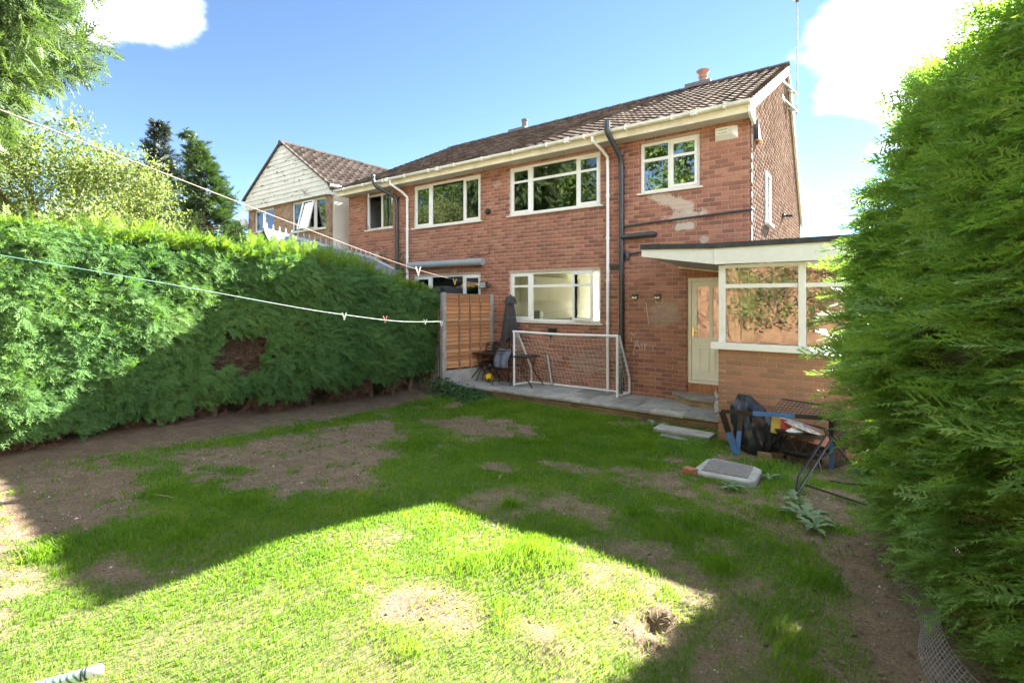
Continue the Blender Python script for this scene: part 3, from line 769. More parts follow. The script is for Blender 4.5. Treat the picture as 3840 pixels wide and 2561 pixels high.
for x in (-11.2, -9.2, -5.35, -2.7): b.box(x, x + .11, 9.15, 9.275, 5.34, 5.44)
o = b.build('gutter_brackets', M['gutter'], gt); tag(o, kind='stuff')
# bargeboards with the boxed eaves end
for y0, z0, y1, z1 in ((9.24, 5.42, 12.45, 7.035), (12.45, 7.035, 14.1, 7.86), (14.1, 7.86, 17.1, 4.25)):
    a, b = Vector((0, y0, z0)), Vector((0, y1, z1)); d = (b - a).normalized(); dn = Vector((0, d.z, -d.y)); dn = dn if dn.z < 0 else -dn
    MB().extrude([(XR + .012, *p) for p in ((y0, z0 - .01), (y1, z1 - .01), (b.y + dn.y * .19, b.z + dn.z * .19), (a.y + dn.y * .19, a.z + dn.z * .19))], (.055, 0, 0)).build('bargeboard', M['barge'] if y0 < 14 else M['soffit'], house)  # far board gets a darker material to stand for its shaded side
MB().extrude([(XR + .014, *p) for p in ((9.26, 5.40), (9.26, 5.24), (9.30, 5.2), (9.64, 5.12), (9.70, 5.2), (9.64, 5.42))], (.05, 0, 0)).build('eaves_box_end', M['barge'], house)

# chimney stacks with pots
def chimney(x0, x1, y0, y1, pot, mat, px, label=None):
    ch = link('chimney', MB().box(x0, x1, y0, y1, 7.2, 8.02).mesh('chimney', M['nb_mortar']), house)
    rects = brick_rects(x0, x1, 7.5, 8.02, L, H, J, [])
    brick_skin(rects, lambda u, v, w: (u, y0 - w, v), ch, M['brick'], L, H, J, 0, stuff_name='chimney_bricks')
    MB().box(x0 - .03, x1 + .03, y0 - .03, y1 + .03, 8.022, 8.11).build('cap', M['pot_grey'], ch)
    MB().lathe((px, (y0 + y1) / 2, 8.08), pot, 16).build('chimney_pot', mat, ch, True)
chimney(-10.62, -9.95, 14.3, 14.75, [(.10, 0), (.10, .30), (.12, .31), (.12, .36), (.09, .36)], M['pot_grey'], -10.1)
chimney(-4.32, -3.68, 14.25, 14.75, [(.115, 0), (.105, .19), (.125, .21), (.125, .25), (.105, .26), (.115, .31), (.17, .37), (.185, .40), (.15, .41)], M['terracotta'], -3.92)

# downpipes: two white, two black soil stacks
def down(name, x, r, top, mat, boots, swan):
    t_ = MB().tube(swan + [(x, WY - .055, swan[-1][2] - .12), (x, WY - .055, .05)], r, 10)
    o = t_.build(name, mat, house, True)
    c = MB()
    for z in boots: c.lathe((x, WY - .055, z), [(r + .008, -.03), (r + .008, .03)], 10)
    if boots: tag(c.build('pipe_clips', mat, o), kind='stuff')
    return o
down('downpipe', -4.54, .034, 5.4, M['pvc'], [4.9, 4.2, 3.3, 2.4, 1.5], [(-4.70, 9.215, 5.40), (-4.70, 9.215, 5.28), (-4.60, 9.47, 5.13), (-4.54, WY - .055, 5.0)])
down('downpipe', -10.77, .036, 5.4, M['pvc'], [4.85, 4.0, 3.2], [(-11.05, 9.215, 5.40), (-11.05, 9.215, 5.27), (-10.86, 9.5, 5.06), (-10.77, WY - .055, 4.92)])
sp = down('soil_pipe', -4.23, .055, 5.6, M['black_pipe'], [5.0, 4.6, 3.75, 3.1, 2.95], [(-4.32, 9.10, 5.56), (-4.32, 9.10, 5.38), (-4.30, 9.14, 5.30), (-4.24, 9.50, 4.98), (-4.23, WY - .075, 4.86)])
MB().lathe((-4.32, 9.10, 5.50), [(.062, -.05), (.062, .07)], 12).build('pipe_collar', M['black_pipe'], sp, True)
MB().tube([(-4.23, WY - .085, 3.29), (-3.62, WY - .085, 3.30), (-3.55, WY - .07, 3.30), (-3.53, WY + .02, 3.30)], .052, 10).lathe((-3.83, WY - .085, 3.295), [(.06, -.03), (.06, .03)], 12, 'X').build('waste_branch', M['black_pipe'], sp, True)
MB().tube([(-4.2, WY - .06, 3.51), (-3.7, WY - .045, 3.535), (XR + .03, WY - .045, 3.60), (XR + .03, WY + .02, 3.60)], .021, 8).build('overflow_pipe', M['black_pipe'], sp, True)
MB().tube([(-4.15, WY - .05, 2.94), (-3.75, WY - .05, 2.965), (-3.0, WY - .05, 3.0)], .02, 8).build('waste_pipe', M['black_pipe'], sp, True)
MB().lathe((-4.10, WY - .06, 2.9), [(.03, -.1), (.045, -.05), (.045, .06), (.03, .09)], 10).build('trap', M['black_pipe'], sp, True)
sp2 = down('soil_pipe', -11.22, .055, 5.6, M['black_pipe'], [4.95], [(-11.62, 9.06, 5.56), (-11.60, 9.06, 5.40), (-11.55, 9.12, 5.25), (-11.36, 9.38, 5.09), (-11.24, WY - .09, 4.98), (-11.22, WY - .075, 4.88)])
MB().lathe((-11.62, 9.06, 5.52), [(.07, -.04), (.075, .02), (.06, .06)], 12).build('pipe_collar', M['black_pipe'], sp2, True)
# air brick and vents
ab = MB().box(-4.50, -4.29, WY - .012, WY + .01, 2.615, 2.73)
for i in range(6):
    for j in range(3): ab.box(-4.485 + i * .032, -4.468 + i * .032, WY - .02, WY - .012, 2.625 + j * .034, 2.645 + j * .034)
ab.build('air_brick', M['black_plastic'], rear)
ab = MB().box(-5.72, -5.50, WY - .014, WY + .01, .47, .55)
for i in range(7): ab.box(-5.71 + i * .03, -5.695 + i * .03, WY - .02, WY - .014, .48, .54)
ab.build('air_brick', M['orange_tile'], rear)
MB().lathe((-7.81, WY - .06, 4.20), [(.0, -.06), (.05, -.055), (.075, -.02), (.075, .04), (.06, .07)], 14, 'Y').build('wall_vent', M['black_plastic'], rear, True)
MB().box(-6.02, -5.82, WY - .06, WY, 1.24, 1.34).tube([(-5.92, WY - .04, 1.27), (-5.98, WY - .04, 1.1)], .012, 6).build('socket_box', M['black_plastic'], rear)
MB().box(XR, XR + .05, 13.3, 13.5, 3.95, 4.05).tube([(XR + .05, 13.4, 4.0), (XR + .22, 13.35, 3.98)], .03, 8).build('security_lamp', M['black_plastic'], side)
# chalk scrawl low on the wall
ck = MB()
def stroke(pts, w=.012):
    for p, q in zip(pts, pts[1:]): ck.bar((p[0], WY - .014, p[1]), (q[0], WY - .014, q[1]), w, .004, (0, 1, 0))
for s_ in ([(-3.98, .95), (-3.92, 1.17), (-3.84, .98)], [(-3.95, 1.05), (-3.86, 1.05)], [(-3.83, 1.10), (-3.79, .98)], [(-3.83, 1.10), (-3.75, 1.10), (-3.74, .97)], [(-3.70, 1.11), (-3.745, 1.04)], [(-3.585, 1.08), (-3.575, .96)], [(-4.0, .93), (-3.98, .86), (-3.96, .89)],
           [(-4.05, 1.32), (-3.98, 1.26), (-3.92, 1.33)], [(-4.04, 1.22), (-4.03, 1.12)], [(-3.53, 1.98), (-3.44, 1.84), (-3.36, 1.99)], [(-3.72, 1.95), (-3.66, 1.5)]): stroke(s_)
o = ck.build('chalk_marks', M['chalk'], rear); tag(o, 'white chalk scrawl low on the brick wall', kind='stuff')

# things fixed to the walls
def wall_light(x, label):
    e = empty('wall_light', (x, WY, 2.06), label, 'wall light', 'solar wall lights between the soil pipe and the door')
    MB().box(x - .06, x + .06, WY - .05, WY, 2.01, 2.11).build('housing', M['black_plastic'], e, bevel=.006)
    MB().box(x - .05, x + .05, WY - .06, WY - .049, 2.016, 2.058).build('lens', plain('lamp_lens', (.78, .75, .5), .3), e)
    MB().lathe((x, WY - .055, 2.06), [(.018, -.015), (.012, .0)], 8, 'Y').build('sensor', M['black_plastic'], e)
wall_light(-3.95, 'small black solar wall light nearer the black soil pipe')
wall_light(-3.48, 'small black solar wall light nearer the cream back door')

al = empty('alarm_box', (-2.19, WY, 5.04), 'white burglar alarm box high under the eaves beside the small upper window', 'alarm box')
mb = MB(); x0, x1 = -2.39, -1.99
bx = [(x0, WY, 4.935), (x1, WY, 4.935), (x1, WY, 5.165), (x0, WY, 5.165), (x0 + .02, WY - .075, 5.02), (x1 - .085, WY - .075, 5.02), (x1 - .085, WY - .075, 5.155), (x0 + .02, WY - .075, 5.155)]
mb.v = bx; mb.f = [(0, 3, 2, 1), (4, 5, 6, 7), (0, 1, 5, 4), (1, 2, 6, 5), (2, 3, 7, 6), (3, 0, 4, 7)]
mb.build('cover', plain('alarm_cover', (.70, .70, .68), .4, var=.04), al)
MB().box(-2.325, -2.15, WY - .0785, WY - .0752, 5.025, 5.15).build('label_plate', plain('alarm_label', (.80, .82, .70), .5, var=.03), al)
def text(body, size, loc, rot, mat, parent, ext=.0008, name='lettering'):
    cu = bpy.data.curves.new(name, 'FONT'); cu.body = body; cu.size = size; cu.extrude = ext; cu.align_x = 'LEFT'
    tmp = bpy.data.objects.new('tmp', cu); COL.objects.link(tmp); bpy.context.view_layer.update(); me = bpy.data.meshes.new_from_object(tmp.evaluated_get(bpy.context.evaluated_depsgraph_get())); bpy.data.objects.remove(tmp)
    me.materials.clear(); me.materials.append(mat); o = link(name, me, parent, loc); o.rotation_euler = rot; return o
INK = plain('dark_ink', (.03, .035, .03), .6)
text('ADELMA', .042, (-2.318, WY - .0795, 5.095), (R(90), 0, 0), INK, al)
text('ALARMS', .042, (-2.318, WY - .0795, 5.037), (R(90), 0, 0), INK, al)

bl = empty('bell_box', (XR, 10.05, 5.05), 'triangular bell box with orange lamp on the sunlit gable wall', 'alarm box')
MB().extrude([(XR, 9.92, 5.25), (XR, 10.22, 4.95), (XR, 9.92, 4.95)], (.07, 0, 0)).build('cover', M['barge'], bl)
MB().box(XR, XR + .075, 9.90, 9.935, 4.93, 5.28).build('backplate', M['black_plastic'], bl)
MB().lathe((XR + .05, 10.14, 4.94), [(.045, -.05), (.05, 0), (.04, .03)], 12).build('strobe', plain('orange_lens', (.75, .25, .03), .3), bl, True)

ae = empty('tv_aerial', (-1.62, 14.0, 6.4), 'tall television aerial mast bracketed to the gable end', 'aerial')
MB().tube([(-1.60, 14.62, 6.75), (-1.60, 14.62, 10.55)], .021, 8).build('mast', M['metal_grey'], ae, True)
for z in (6.85, 7.28):
    MB().bar((XR, 13.55, z), (-1.60, 14.62, z), .035, .035).bar((XR, 14.05, z - .03), (-1.60, 14.62, z - .03), .03, .03).box(XR, XR + .012, 13.3, 13.75, z - .05, z + .05).build('bracket', M['metal_grey'], ae)
def yagi(z, n, ln, dirv, part):
    d = Vector(dirv).normalized(); sd_ = d.cross(Vector((0, 0, 1))).normalized(); c = Vector((-1.60, 14.62, z)); m_ = MB().bar(c - d * .15, c + d * ln, .018, .018)
    for i in range(n):
        p = c + d * (ln * i / (n - 1) - .05); m_.bar(p - sd_ * .10, p + sd_ * .10, .008, .008)
    m_.build(part, M['metal_grey'], ae)
yagi(9.72, 10, 1.25, (.72, .55, .22), 'boom'); yagi(10.45, 6, 1.0, (.75, .5, .1), 'boom')
MB().lathe((-1.60, 14.62, 9.72), [(.04, -.05), (.04, .05)], 8).build('clamp', M['black_plastic'], ae)

aw = empty('awning_cassette', (-9.2, WY, 2.95), 'rolled grey awning in its cover on the neighbour half of the wall', 'awning')
MB().tube([(-10.65, WY - .10, 2.96), (-7.92, WY - .10, 2.95)], .095, 14).build('cover', M['awning'], aw, True)
MB().tube([(-8.6, WY - .01, 3.10), (-7.8, WY - .01, 3.14), (-7.76, WY - .01, 3.3)], .008, 6).build('cable', M['black'], aw)
fl = empty('floodlight', (-7.88, WY, 2.36), 'small black floodlight on the wall above the fence', 'floodlight')
MB().box(-8.0, -7.76, WY - .17, WY - .10, 2.27, 2.45).build('body', M['black_plastic'], fl, bevel=.02)
MB().box(-7.98, -7.79, WY - .178, WY - .171, 2.29, 2.43).build('lens', plain('lamp_glass', (.36, .38, .4), .2), fl)
MB().bar((-7.80, WY - .1, 2.36), (-7.72, WY, 2.36), .03, .03).build('arm', M['black_plastic'], fl)
# ------------------------------------------------------------------ flat-roofed rear extension with its canopy
EY = 7.9; EX0, EX1 = -1.905, 1.05
ext = empty('rear_extension', (-.5, EY, -.15), 'flat roofed brick extension with large white framed windows beside the door', 'extension')
mb = MB().box(EX0, EX1, EY, EY + .1, -.4, 1.25).box(EX0, EX0 + .1, EY + .1, WY - .02, -.4, 1.25).box(EX1 - .1, EX1, EY + .1, 11.8, -.4, 2.5).box(XR + .02, EX1 - .1, 11.7, 11.8, -.4, 2.5)
ew = mb.build('dwarf_wall', M['ext_mortar'], ext)
L2, H2, J2 = .2255, .0755, .010
rc = brick_rects(EX0, EX1, -.26, 1.25, L2, H2, J2, [])
brick_skin(rc, lambda u, v, w: (u, EY - w, v), ew, M['ext_brick'], L2, H2, J2, 300, lambda u, v: (0 if u < .2 else 5) + (0 if v > -.12 else 9), proud=.004, jit=.002)
rc = brick_rects(EY, WY - .03, -.26, 1.25, L2, H2, J2, [])
brick_skin(rc, lambda u, v, w: (EX0 - w, u, v), ew, M['ext_brick'], L2, H2, J2, 0, stuff_name='return_brickwork', proud=.004, jit=.002)
MB().box(EX0 - .10, EX1 + .05, EY - .07, EY + .11, 1.252, 1.35).build('sill', M['post'], ext, bevel=.006)
posts = [(-1.907, -1.812), (-.853, -.761), (.20, .292), (.957, 1.045)]
for a, b in posts: MB().box(a, b, EY + .0, EY + .095, 1.35, 2.52).build('post', M['post'], ext, bevel=.004)
for (a0, a), (b, b1) in zip(posts, posts[1:]):
    MB().box(a, b, EY + .02, EY + .07, 2.172, 2.23).build('transom', M['post'], ext)
    MB().box(a, b, EY + .01, EY + .08, 2.47, 2.523).build('head_bead', M['post'], ext)
    MB().box(a, b, EY + .042, EY + .046, 1.35, 2.172).build('pane', M['glass1'], ext)
    MB().box(a, b, EY + .042, EY + .046, 2.23, 2.47).build('pane', M['glass1'], ext)
# glazed return towards the door
MB().box(EX0 + .01, EX0 + .085, WY - .12, WY - .03, 1.252, 2.52).build('post', M['post'], ext)
MB().box(EX0 + .04, EX0 + .044, EY + .1, WY - .12, 1.252, 2.52).build('pane', M['glass1'], ext)
# fascia: full depth over the windows, tapering along the canopy
MB().box(-1.925, EX1 + .12, 7.772, 7.80, 2.527, 2.765).build('fascia', M['white_fascia'], ext)
MB().extrude([(-3.075, 7.775, 2.70), (-1.929, 7.775, 2.527), (-1.929, 7.775, 2.765), (-3.075, 7.775, 2.815)], (0, .025, 0)).build('canopy_fascia', M['white_fascia'], ext)
MB().box(-1.937, -1.917, 7.765, 7.770, 2.525, 2.768).build('fascia_joint', M['white_fascia'], ext)
# canopy soffit boards
for i in range(9):
    xa = -3.06 + i * .127; xb = xa + .121
    za = lambda x: 2.70 - (x + 3.06) * .150
    MB().extrude([(xa, 7.80, za(xa)), (xb, 7.80, za(xb)), (xb, WY - .03, za(xb) - .02 - .03), (xa, WY - .03, za(xa) - .05)], (0, 0, .012)).build('soffit_board', M['soffit'], ext)
MB().bar((-3.06, WY - .04, 2.62), (-1.93, WY - .04, 2.46), .03, .03).build('wall_trim', M['fascia'], ext)
MB().poly([(-3.075, 7.80, 2.71), (-3.075, WY - .03, 2.66), (-3.075, WY - .03, 2.86), (-3.075, 7.80, 2.80)]).build('canopy_end', M['white_fascia'], ext)
for a, b in ((-3.09, -2.94), (-2.936, -1.98), (-1.976, -.9), (-.896, .3), (.304, EX1 + .14)):
    za = 2.765 if a > -2 else np.interp(a, [-3.09, -1.98], [2.82, 2.768]); zb = 2.765 if b > -2 else np.interp(b, [-3.09, -1.98], [2.82, 2.768])
    MB().extrude([(a, 7.745, za), (b, 7.745, zb), (b, 7.745, zb + .078), (a, 7.745, za + .078)], (0, .16, 0)).build('roof_edge_trim', M['felt'], ext)
MB().prism([(-3.09, 7.90), (EX1 + .12, 7.90), (EX1 + .12, 11.9), (XR + .06, 11.9), (XR + .06, WY - .022), (-3.09, WY - .022)], 2.765, 2.835).build('flat_roof', M['felt'], ext)
MB().prism([(EX0 + .1, EY + .1), (EX1 - .1, EY + .1), (EX1 - .1, 11.7), (XR + .03, 11.7), (XR + .03, WY - .04), (EX0 + .1, WY - .04)], 2.5, 2.53).build('ceiling', M['room'], ext)
MB().poly([(EX0 + .1, EY + .1, .3), (EX1 - .1, EY + .1, .3), (EX1 - .1, 11.7, .3), (EX0 + .1, 11.7, .3)]).build('floor', M['room_dark'], ext)
MB().poly([(XR + .03, WY + .1, .3), (XR + .03, 11.69, .3), (XR + .03, 11.69, 2.5), (XR + .03, WY + .1, 2.5)]).poly([(XR + .03, 11.69, .3), (EX1 - .1, 11.69, .3), (EX1 - .1, 11.69, 2.5), (XR + .03, 11.69, 2.5)]).poly([(EX0 + .1, WY - .03, .3), (XR + .03, WY - .03, .3), (XR + .03, WY - .03, 2.5), (EX0 + .1, WY - .03, 2.5)]).build('inner_wall', M['room'], ext)
c = MB(); pts = [(-1.80 + i * .022, EY + .22 + .02 * math.sin(i * 1.9)) for i in range(18)]
for p, q in zip(pts, pts[1:]): c.poly([(p[0], p[1], 1.30), (q[0], q[1], 1.30), (q[0], q[1], 2.46), (p[0], p[1], 2.46)])
tag(c.build('vertical_blind', M['curtain'], ext), 'pale green vertical blind drawn to the left of the window')
# things on the inner window sill
def sill_pot(x, r, h, c_, label):
    e = MB().lathe((x, EY + .17, 1.352), [(r * .75, 0), (r, h), (r * .9, h)], 14).build('flower_pot', plain('pot_' + str(x), c_, .5), None, True); tag(e, label, 'pot')
sill_pot(-1.10, .055, .10, (.55, .32, .32), 'pink and white tub standing inside the extension window')
sill_pot(-1.34, .075, .06, (.10, .13, .17), 'low dark bowl standing inside the extension window')

# ------------------------------------------------------------------ patio, step, loose slab
pat = link('patio', MB().box(-8.6, EX0 - .012, 8.44, WY - .012, -.4, -.012).mesh('patio', M['riser_brick'])); tag(pat, 'raised grey slab patio along the house wall', None, None, 'structure')
rc = brick_rects(-8.6, EX0 - .012, -.24, -.015, .225, .075, .01, [])
brick_skin(rc, lambda u, v, w: (u, 8.44 - w, v), pat, M['riser_brick'], .225, .075, .01, 0, stuff_name='patio_riser_bricks', jit=.006)
# front row of edging slabs and two rows behind
x = -8.58; i = 0
for (ya, yb, wd, offx) in ((8.385, 8.70, .60, 0), (8.708, 9.18, .45, .22), (9.188, WY - .014, .60, .1)):
    x = -8.58 - offx
    while x < EX0 - .05:
        w = wd * random.choice((1, 1, .75, 1.25)); a, b = max(x, -8.58), min(x + w - .008, EX0 - .015)
        dz = random.uniform(-.006, .006)
        if b - a > .06: MB().box(a, b, ya, yb - .004, .005 + dz, PATIO + dz).build('paving_slab', M['slab'], pat, bevel=.004)
        x += w
# worn stone step
st = empty('door_step', (-2.5, 9.4, PATIO), 'worn grey stone step below the cream back door', 'step')
top = [(-3.16, WY - .015), (-3.12, 9.50), (-2.74, 9.19), (-2.35, 9.13), (-1.93, 9.12), (-1.93, WY - .015)]
MB().prism(top, .155, .225).build('tread', M['stone'], st, bevel=.012)
inn = [(x + (.03 if x < -2 else 0), y + .03) for x, y in top[:-1]] + [(-1.93, WY - .02)]
MB().prism([inn[0], (-3.1, 9.53), inn[2], inn[3], inn[4], inn[5]], PATIO + .003, .150).build('riser_stone', plain('sand_stone', (.33, .24, .13), .85, var=.4, scale=6, bump=.4), st)
# loose slab in the grass
sb = MB().obox((-2.44, 7.93, -.105), (.445, -.03, 0), (.008, .17, 0), (0, 0, .028)).build('paving_slab', M['slab'], None, bevel=.005)
tag(sb, 'loose grey paving slab lying in the grass below the patio', 'paving slab')
sb = MB().obox((-2.35, 7.60, -.135), (.36, -.03, 0), (.006, .07, 0), (0, 0, .02)).build('paving_slab', M['slab'], None, bevel=.004)
tag(sb, 'half buried narrow paving slab in front of the loose grey slab', 'paving slab')

# ------------------------------------------------------------------ fence panel between the gardens
fe = empty('fence_panel', (-7.88, 8.95, 0), 'orange brown waney lap fence panel between two concrete posts', 'fence')
A, B = Vector((-8.04, 8.27, 0)), Vector((-7.70, 9.60, 0)); fd = (B - A).normalized(); fn = Vector((fd.y, -fd.x, 0))   # fn faces the lawn
for p, zt in ((A, 2.16), (B, 2.13)):
    MB().obox(Vector((p.x, p.y, (zt - .2) / 2)), fd * .05, fn * .05, (0, 0, (zt + .2) / 2)).build('concrete_post', M['concrete'], fe, bevel=.01)
MB().obox((A + B) / 2 + Vector((0, 0, .15)), (B - A) / 2 - fd * .05, fn * .025, (0, 0, .20)).build('gravel_board', M['concrete'], fe)
n = 19; Lf = (B - A).length - .1
for i in range(n):
    z = .40 + i * .0905; seg = 7; V = []; F = []
    a = A + fd * .05
    for k in range(seg + 1):
        p = a + fd * Lf * k / seg; w1, w2 = random.uniform(-.007, .007), random.uniform(-.01, .01)
        lo = Vector((p.x, p.y, z + w1)) + fn * .048; hi = Vector((p.x, p.y, z + .098 + w2)) + fn * .004
        V += [tuple(lo), tuple(hi), tuple(lo - fn * .022), tuple(hi - fn * .010)]
    for k in range(seg):
        q = 4 * k; F += [(q, q + 4, q + 5, q + 1), (q + 2, q + 3, q + 7, q + 6), (q, q + 2, q + 6, q + 4), (q + 1, q + 5, q + 7, q + 3)]
    m_ = MB(); m_.v = V; m_.f = F; m_.build('slat', M['fence'], fe)
for tt in (.28, .52, .76):
    p = A + fd * (.05 + Lf * tt); MB().obox(Vector((p.x, p.y, 1.24)) + fn * .058, fd * .018, fn * .016, (0, 0, .88)).build('batten', M['batten'], fe)
MB().bar(A + Vector((0, 0, 2.13)) + fd * .05 + fn * .012, B + Vector((0, 0, 2.10)) - fd * .05 + fn * .012, .05, .03).build('capping', M['batten'], fe)
# slatted gate of the neighbour glimpsed past the post
ng = empty('trellis', (-8.5, 8.5, 0), 'grey weathered trellis glimpsed between the hedge end and fence post', 'trellis')
for i in range(7): MB().obox((-8.13 - i * .09, 8.42 + i * .015, .95), (.012, 0, 0), (0, .012, 0), (0, 0, .95)).build('slat', M['concrete'], ng)
for z in (.5, 1.2, 1.85): MB().bar((-8.05, 8.44, z), (-8.72, 8.54, z), .02, .04).build('rail', M['concrete'], ng)

# ------------------------------------------------------------------ neighbouring gabled house
nh = empty('gabled_house', (-17.4, WY, 0), 'brown brick house with peeling white boarded gable behind the hedge', 'house')
NX0, NX1, NYB = -20.15, -14.62, 15.2
nholes = [(-19.66, -18.2, 4.62, 5.47), (-16.95, -14.86, 4.40, 5.47)]
mb = MB()
for a, b, c_, d in cut_rects(NX0, NX1, -.4, 5.55, nholes): mb.box(a, b, WY, WY + .1, c_, d)
mb.box(NX1 - .1, NX1, WY + .1, NYB, -.4, 5.6).box(NX0, NX0 + .1, WY + .1, NYB, -.4, 5.6)
nw_ = mb.build('wall', M['nb_mortar'], nh)
brick_skin(brick_rects(NX0, NX1, 2.0, 5.55, L, H, J, nholes), lambda u, v, w: (u, WY - w, v), nw_, M['nb_brick'], L, H, J, 0)
brick_skin(brick_rects(WY, 12.6, 2.0, 5.6, L, H, J, []), lambda u, v, w: (NX1 + w, u, v), nw_, M['nb_brick'], L, H, J, 0, stuff_name='side_brickwork')
wn_ = window(nh, *nholes[1], [(-16.90, -16.28, 'fix', None), (-16.21, -15.55, 'open', None), (-15.48, -14.91, 'fix', None)], room=1.2, curtain=[(-16.9, -16.3, 'net_curtain'), (-15.47, -14.9, 'net_curtain'), (-16.2, -15.56, 'curtain')])
window(nh, *nholes[0], [(-19.61, -18.98, 'fix', None), (-18.9, -18.25, 'fix', None)], room=1.2, curtain=[(-19.6, -18.26, 'net_curtain')])
# top-hung sash pushed open in front of the middle bay
MB().extrude([(-16.2, WY + .02, 5.40), (-15.56, WY + .02, 5.40), (-15.56, WY - .22, 4.47), (-16.2, WY - .22, 4.47)], (0, .004, 0)).build('pane', M['glass'], wn_)
fr_ = MB(); 
for p, q in (((-16.2, WY, 5.42), (-15.56, WY, 5.42)), ((-16.2, WY - .23, 4.46), (-15.56, WY - .23, 4.46)), ((-16.2, WY, 5.42), (-16.2, WY - .23, 4.46)), ((-15.56, WY, 5.42), (-15.56, WY - .23, 4.46))): fr_.bar(p, q, .045, .045, (0, 1, 0))
fr_.build('casement', M['pvc'], wn_)
# weatherboarded gable, board by board
AX, AZ = -17.45, 7.70; GL, GR, GB = -20.22, -14.56, 5.50
el, er = 5.93, 5.80
def gab(z):
    l = GL if z < el else GL + (AX - GL) * (z - el) / (AZ - el); r = GR if z < er else GR + (AX - GR) * (z - er) / (AZ - er); return l, r
zb = GB; nb = 13; bh = (AZ - .05 - GB) / nb
for i in range(nb):
    z0, z1 = GB + i * bh, GB + (i + 1) * bh; (l0, r0), (l1, r1) = gab(z0), gab(z1)
    pts = [(l0, z0), (r0, z0), (r1, z1), (l1, z1)]
    m_ = MB(); m_.v = [(x, WY - .12, z) for x, z in pts[:2]] + [(x, WY - .095, z + .01) for x, z in pts[2:]] + [(x, WY - .05, z) for x, z in pts[:2]] + [(x, WY - .05, z + .01) for x, z in pts[2:]]
    m_.f = [(0, 1, 2, 3), (4, 7, 6, 5), (0, 4, 5, 1), (1, 5, 6, 2), (2, 6, 7, 3), (3, 7, 4, 0)]
    m_.build('weatherboard', M['weatherboard'], nh)
MB().box(NX1 - .02, NX1 + .12, WY - .12, NYB, 5.48, 5.62).build('eaves_board', M['weatherboard'], nh)
# roof of interlocking tiles
nroof = link('roof', MB().poly([(GR + .1, WY - .12, er - .02), (GR + .1, NYB, er - .02), (AX, NYB, AZ), (AX, WY - .12, AZ)]).poly([(GL - .1, WY - .12, el - .03), (GL - .1, NYB, el - .03), (AX, NYB, AZ), (AX, WY - .12, AZ)]).mesh('roof', M['felt']), nh)
d_ = Vector((GR + .14 - AX, 0, er - .05 - AZ)); SLn = d_.length; d_.normalize(); nn = Vector((-d_.z, 0, d_.x)); nn = nn if nn.z > 0 else -nn
V = []; F = []; k = 4; tw, te = .30, SLn / 10
for r_ in range(10):
    for c_ in range(19):
        y0 = WY - .16 + c_ * tw; s1 = SLn - r_ * te + .02; s0 = s1 - te - .04; b0 = len(V)
        if y0 > NYB: continue
        for s_, lift in ((s1, .03), (s0, .004)):
            for j in range(k + 1):
                x_ = j / k; w = .05 * (.5 + .5 * math.cos(x_ * 2 * math.pi)); p = Vector((AX, y0 + x_ * tw, AZ)) + d_ * s_ + nn * (w + lift); V.append(tuple(p))
        for j in range(k + 1): V.append(tuple(Vector((AX, y0 + j / k * tw, AZ)) + d_ * s1 + nn * -.01))
        for j in range(k): F += [(b0 + j, b0 + j + 1, b0 + k + 2 + j, b0 + k + 1 + j), (b0 + 2 * k + 2 + j, b0 + 2 * k + 3 + j, b0 + j + 1, b0 + j)]
pm = np_mesh('roof_tiles', np.array(V), np.array(F), M['nb_tile']); tag(link('roof_tiles', pm, nroof), kind='stuff')
for a, b in (((GL - .1, el - .03), (AX, AZ)), ((GR + .1, er - .02), (AX, AZ))):
    MB().bar((a[0], WY - .15, a[1] + .03), (b[0], WY - .15, b[1] + .05), .06, .07, (0, 1, 0)).build('verge_trim', M['ridge'], nh)
y = WY - .2
while y < NYB: MB().tube([(AX, y, AZ + .0), (AX, y + .43, AZ + .01)], .10, 8).build('ridge_tile', M['nb_tile'], nroof); y += .45
MB().tube([(GR + .19, WY - .15, 5.74), (GR + .19, NYB, 5.74)], .055, 8).build('gutter', M['gutter'], nh)
MB().tube([(NX1 + .2, WY + .25, 5.70), (NX1 + .06, WY + .25, 5.5), (NX1 + .06, WY + .25, 0)], .034, 8).build('downpipe', M['pvc'], nh)
MB().lathe((NX0 - .05, WY - .15, 5.05), [(.0, -.17), (.10, -.13), (.14, 0), (.10, .13), (.0, .17)], 12).build('globe_lamp', M['barge'], nh, True)

# ------------------------------------------------------------------ neighbour's conservatory roof behind the hedge
co = empty('conservatory', (-11.0, 7.5, 0), 'grey conservatory roof with spiked ridge cresting showing above the hedge', 'conservatory')
a, b = Vector((-11.0, 5.6, 3.56)), Vector((-11.0, 8.57, 3.12)); e = Vector((-10.6, 9.3, 2.72))
MB().bar(a, b, .10, .07).build('ridge_beam', M['cons'], co)
for i in range(20):
    p = a.lerp(b, (i + .5) / 20); zt = .17
    MB().bar(p + Vector((0, -.035, .03)), p + Vector((0, 0, .10)), .012, .012).bar(p + Vector((0, .035, .03)), p + Vector((0, 0, .10)), .012, .012).bar(p + Vector((0, 0, .09)), p + Vector((0, 0, zt)), .016, .016, (0, 1, 0)).bar(p + Vector((0, -.025, .12)), p + Vector((0, .025, .12)), .012, .012).build('cresting_spike', M['cons'], co)
MB().tube([a + Vector((0, 0, .02)), a + Vector((0, 0, .36))], [.03, .006], 8).build('finial', M['cons'], co)
MB().bar(b, e, .07, .06).bar(b, (-12.6, 9.3, 2.5), .07, .06).build('hip_bar', M['cons'], co)
MB().extrude([a, b, e, (-9.95, 5.6, 2.4)], (0, 0, -.02)).extrude([a, b, (-12.6, 9.3, 2.5), (-12.6, 5.6, 2.5)], (0, 0, -.02)).extrude([b, e, (-12.6, 9.3, 2.5)], (0, 0, -.02)).build('roof_panel', M['poly'], co)
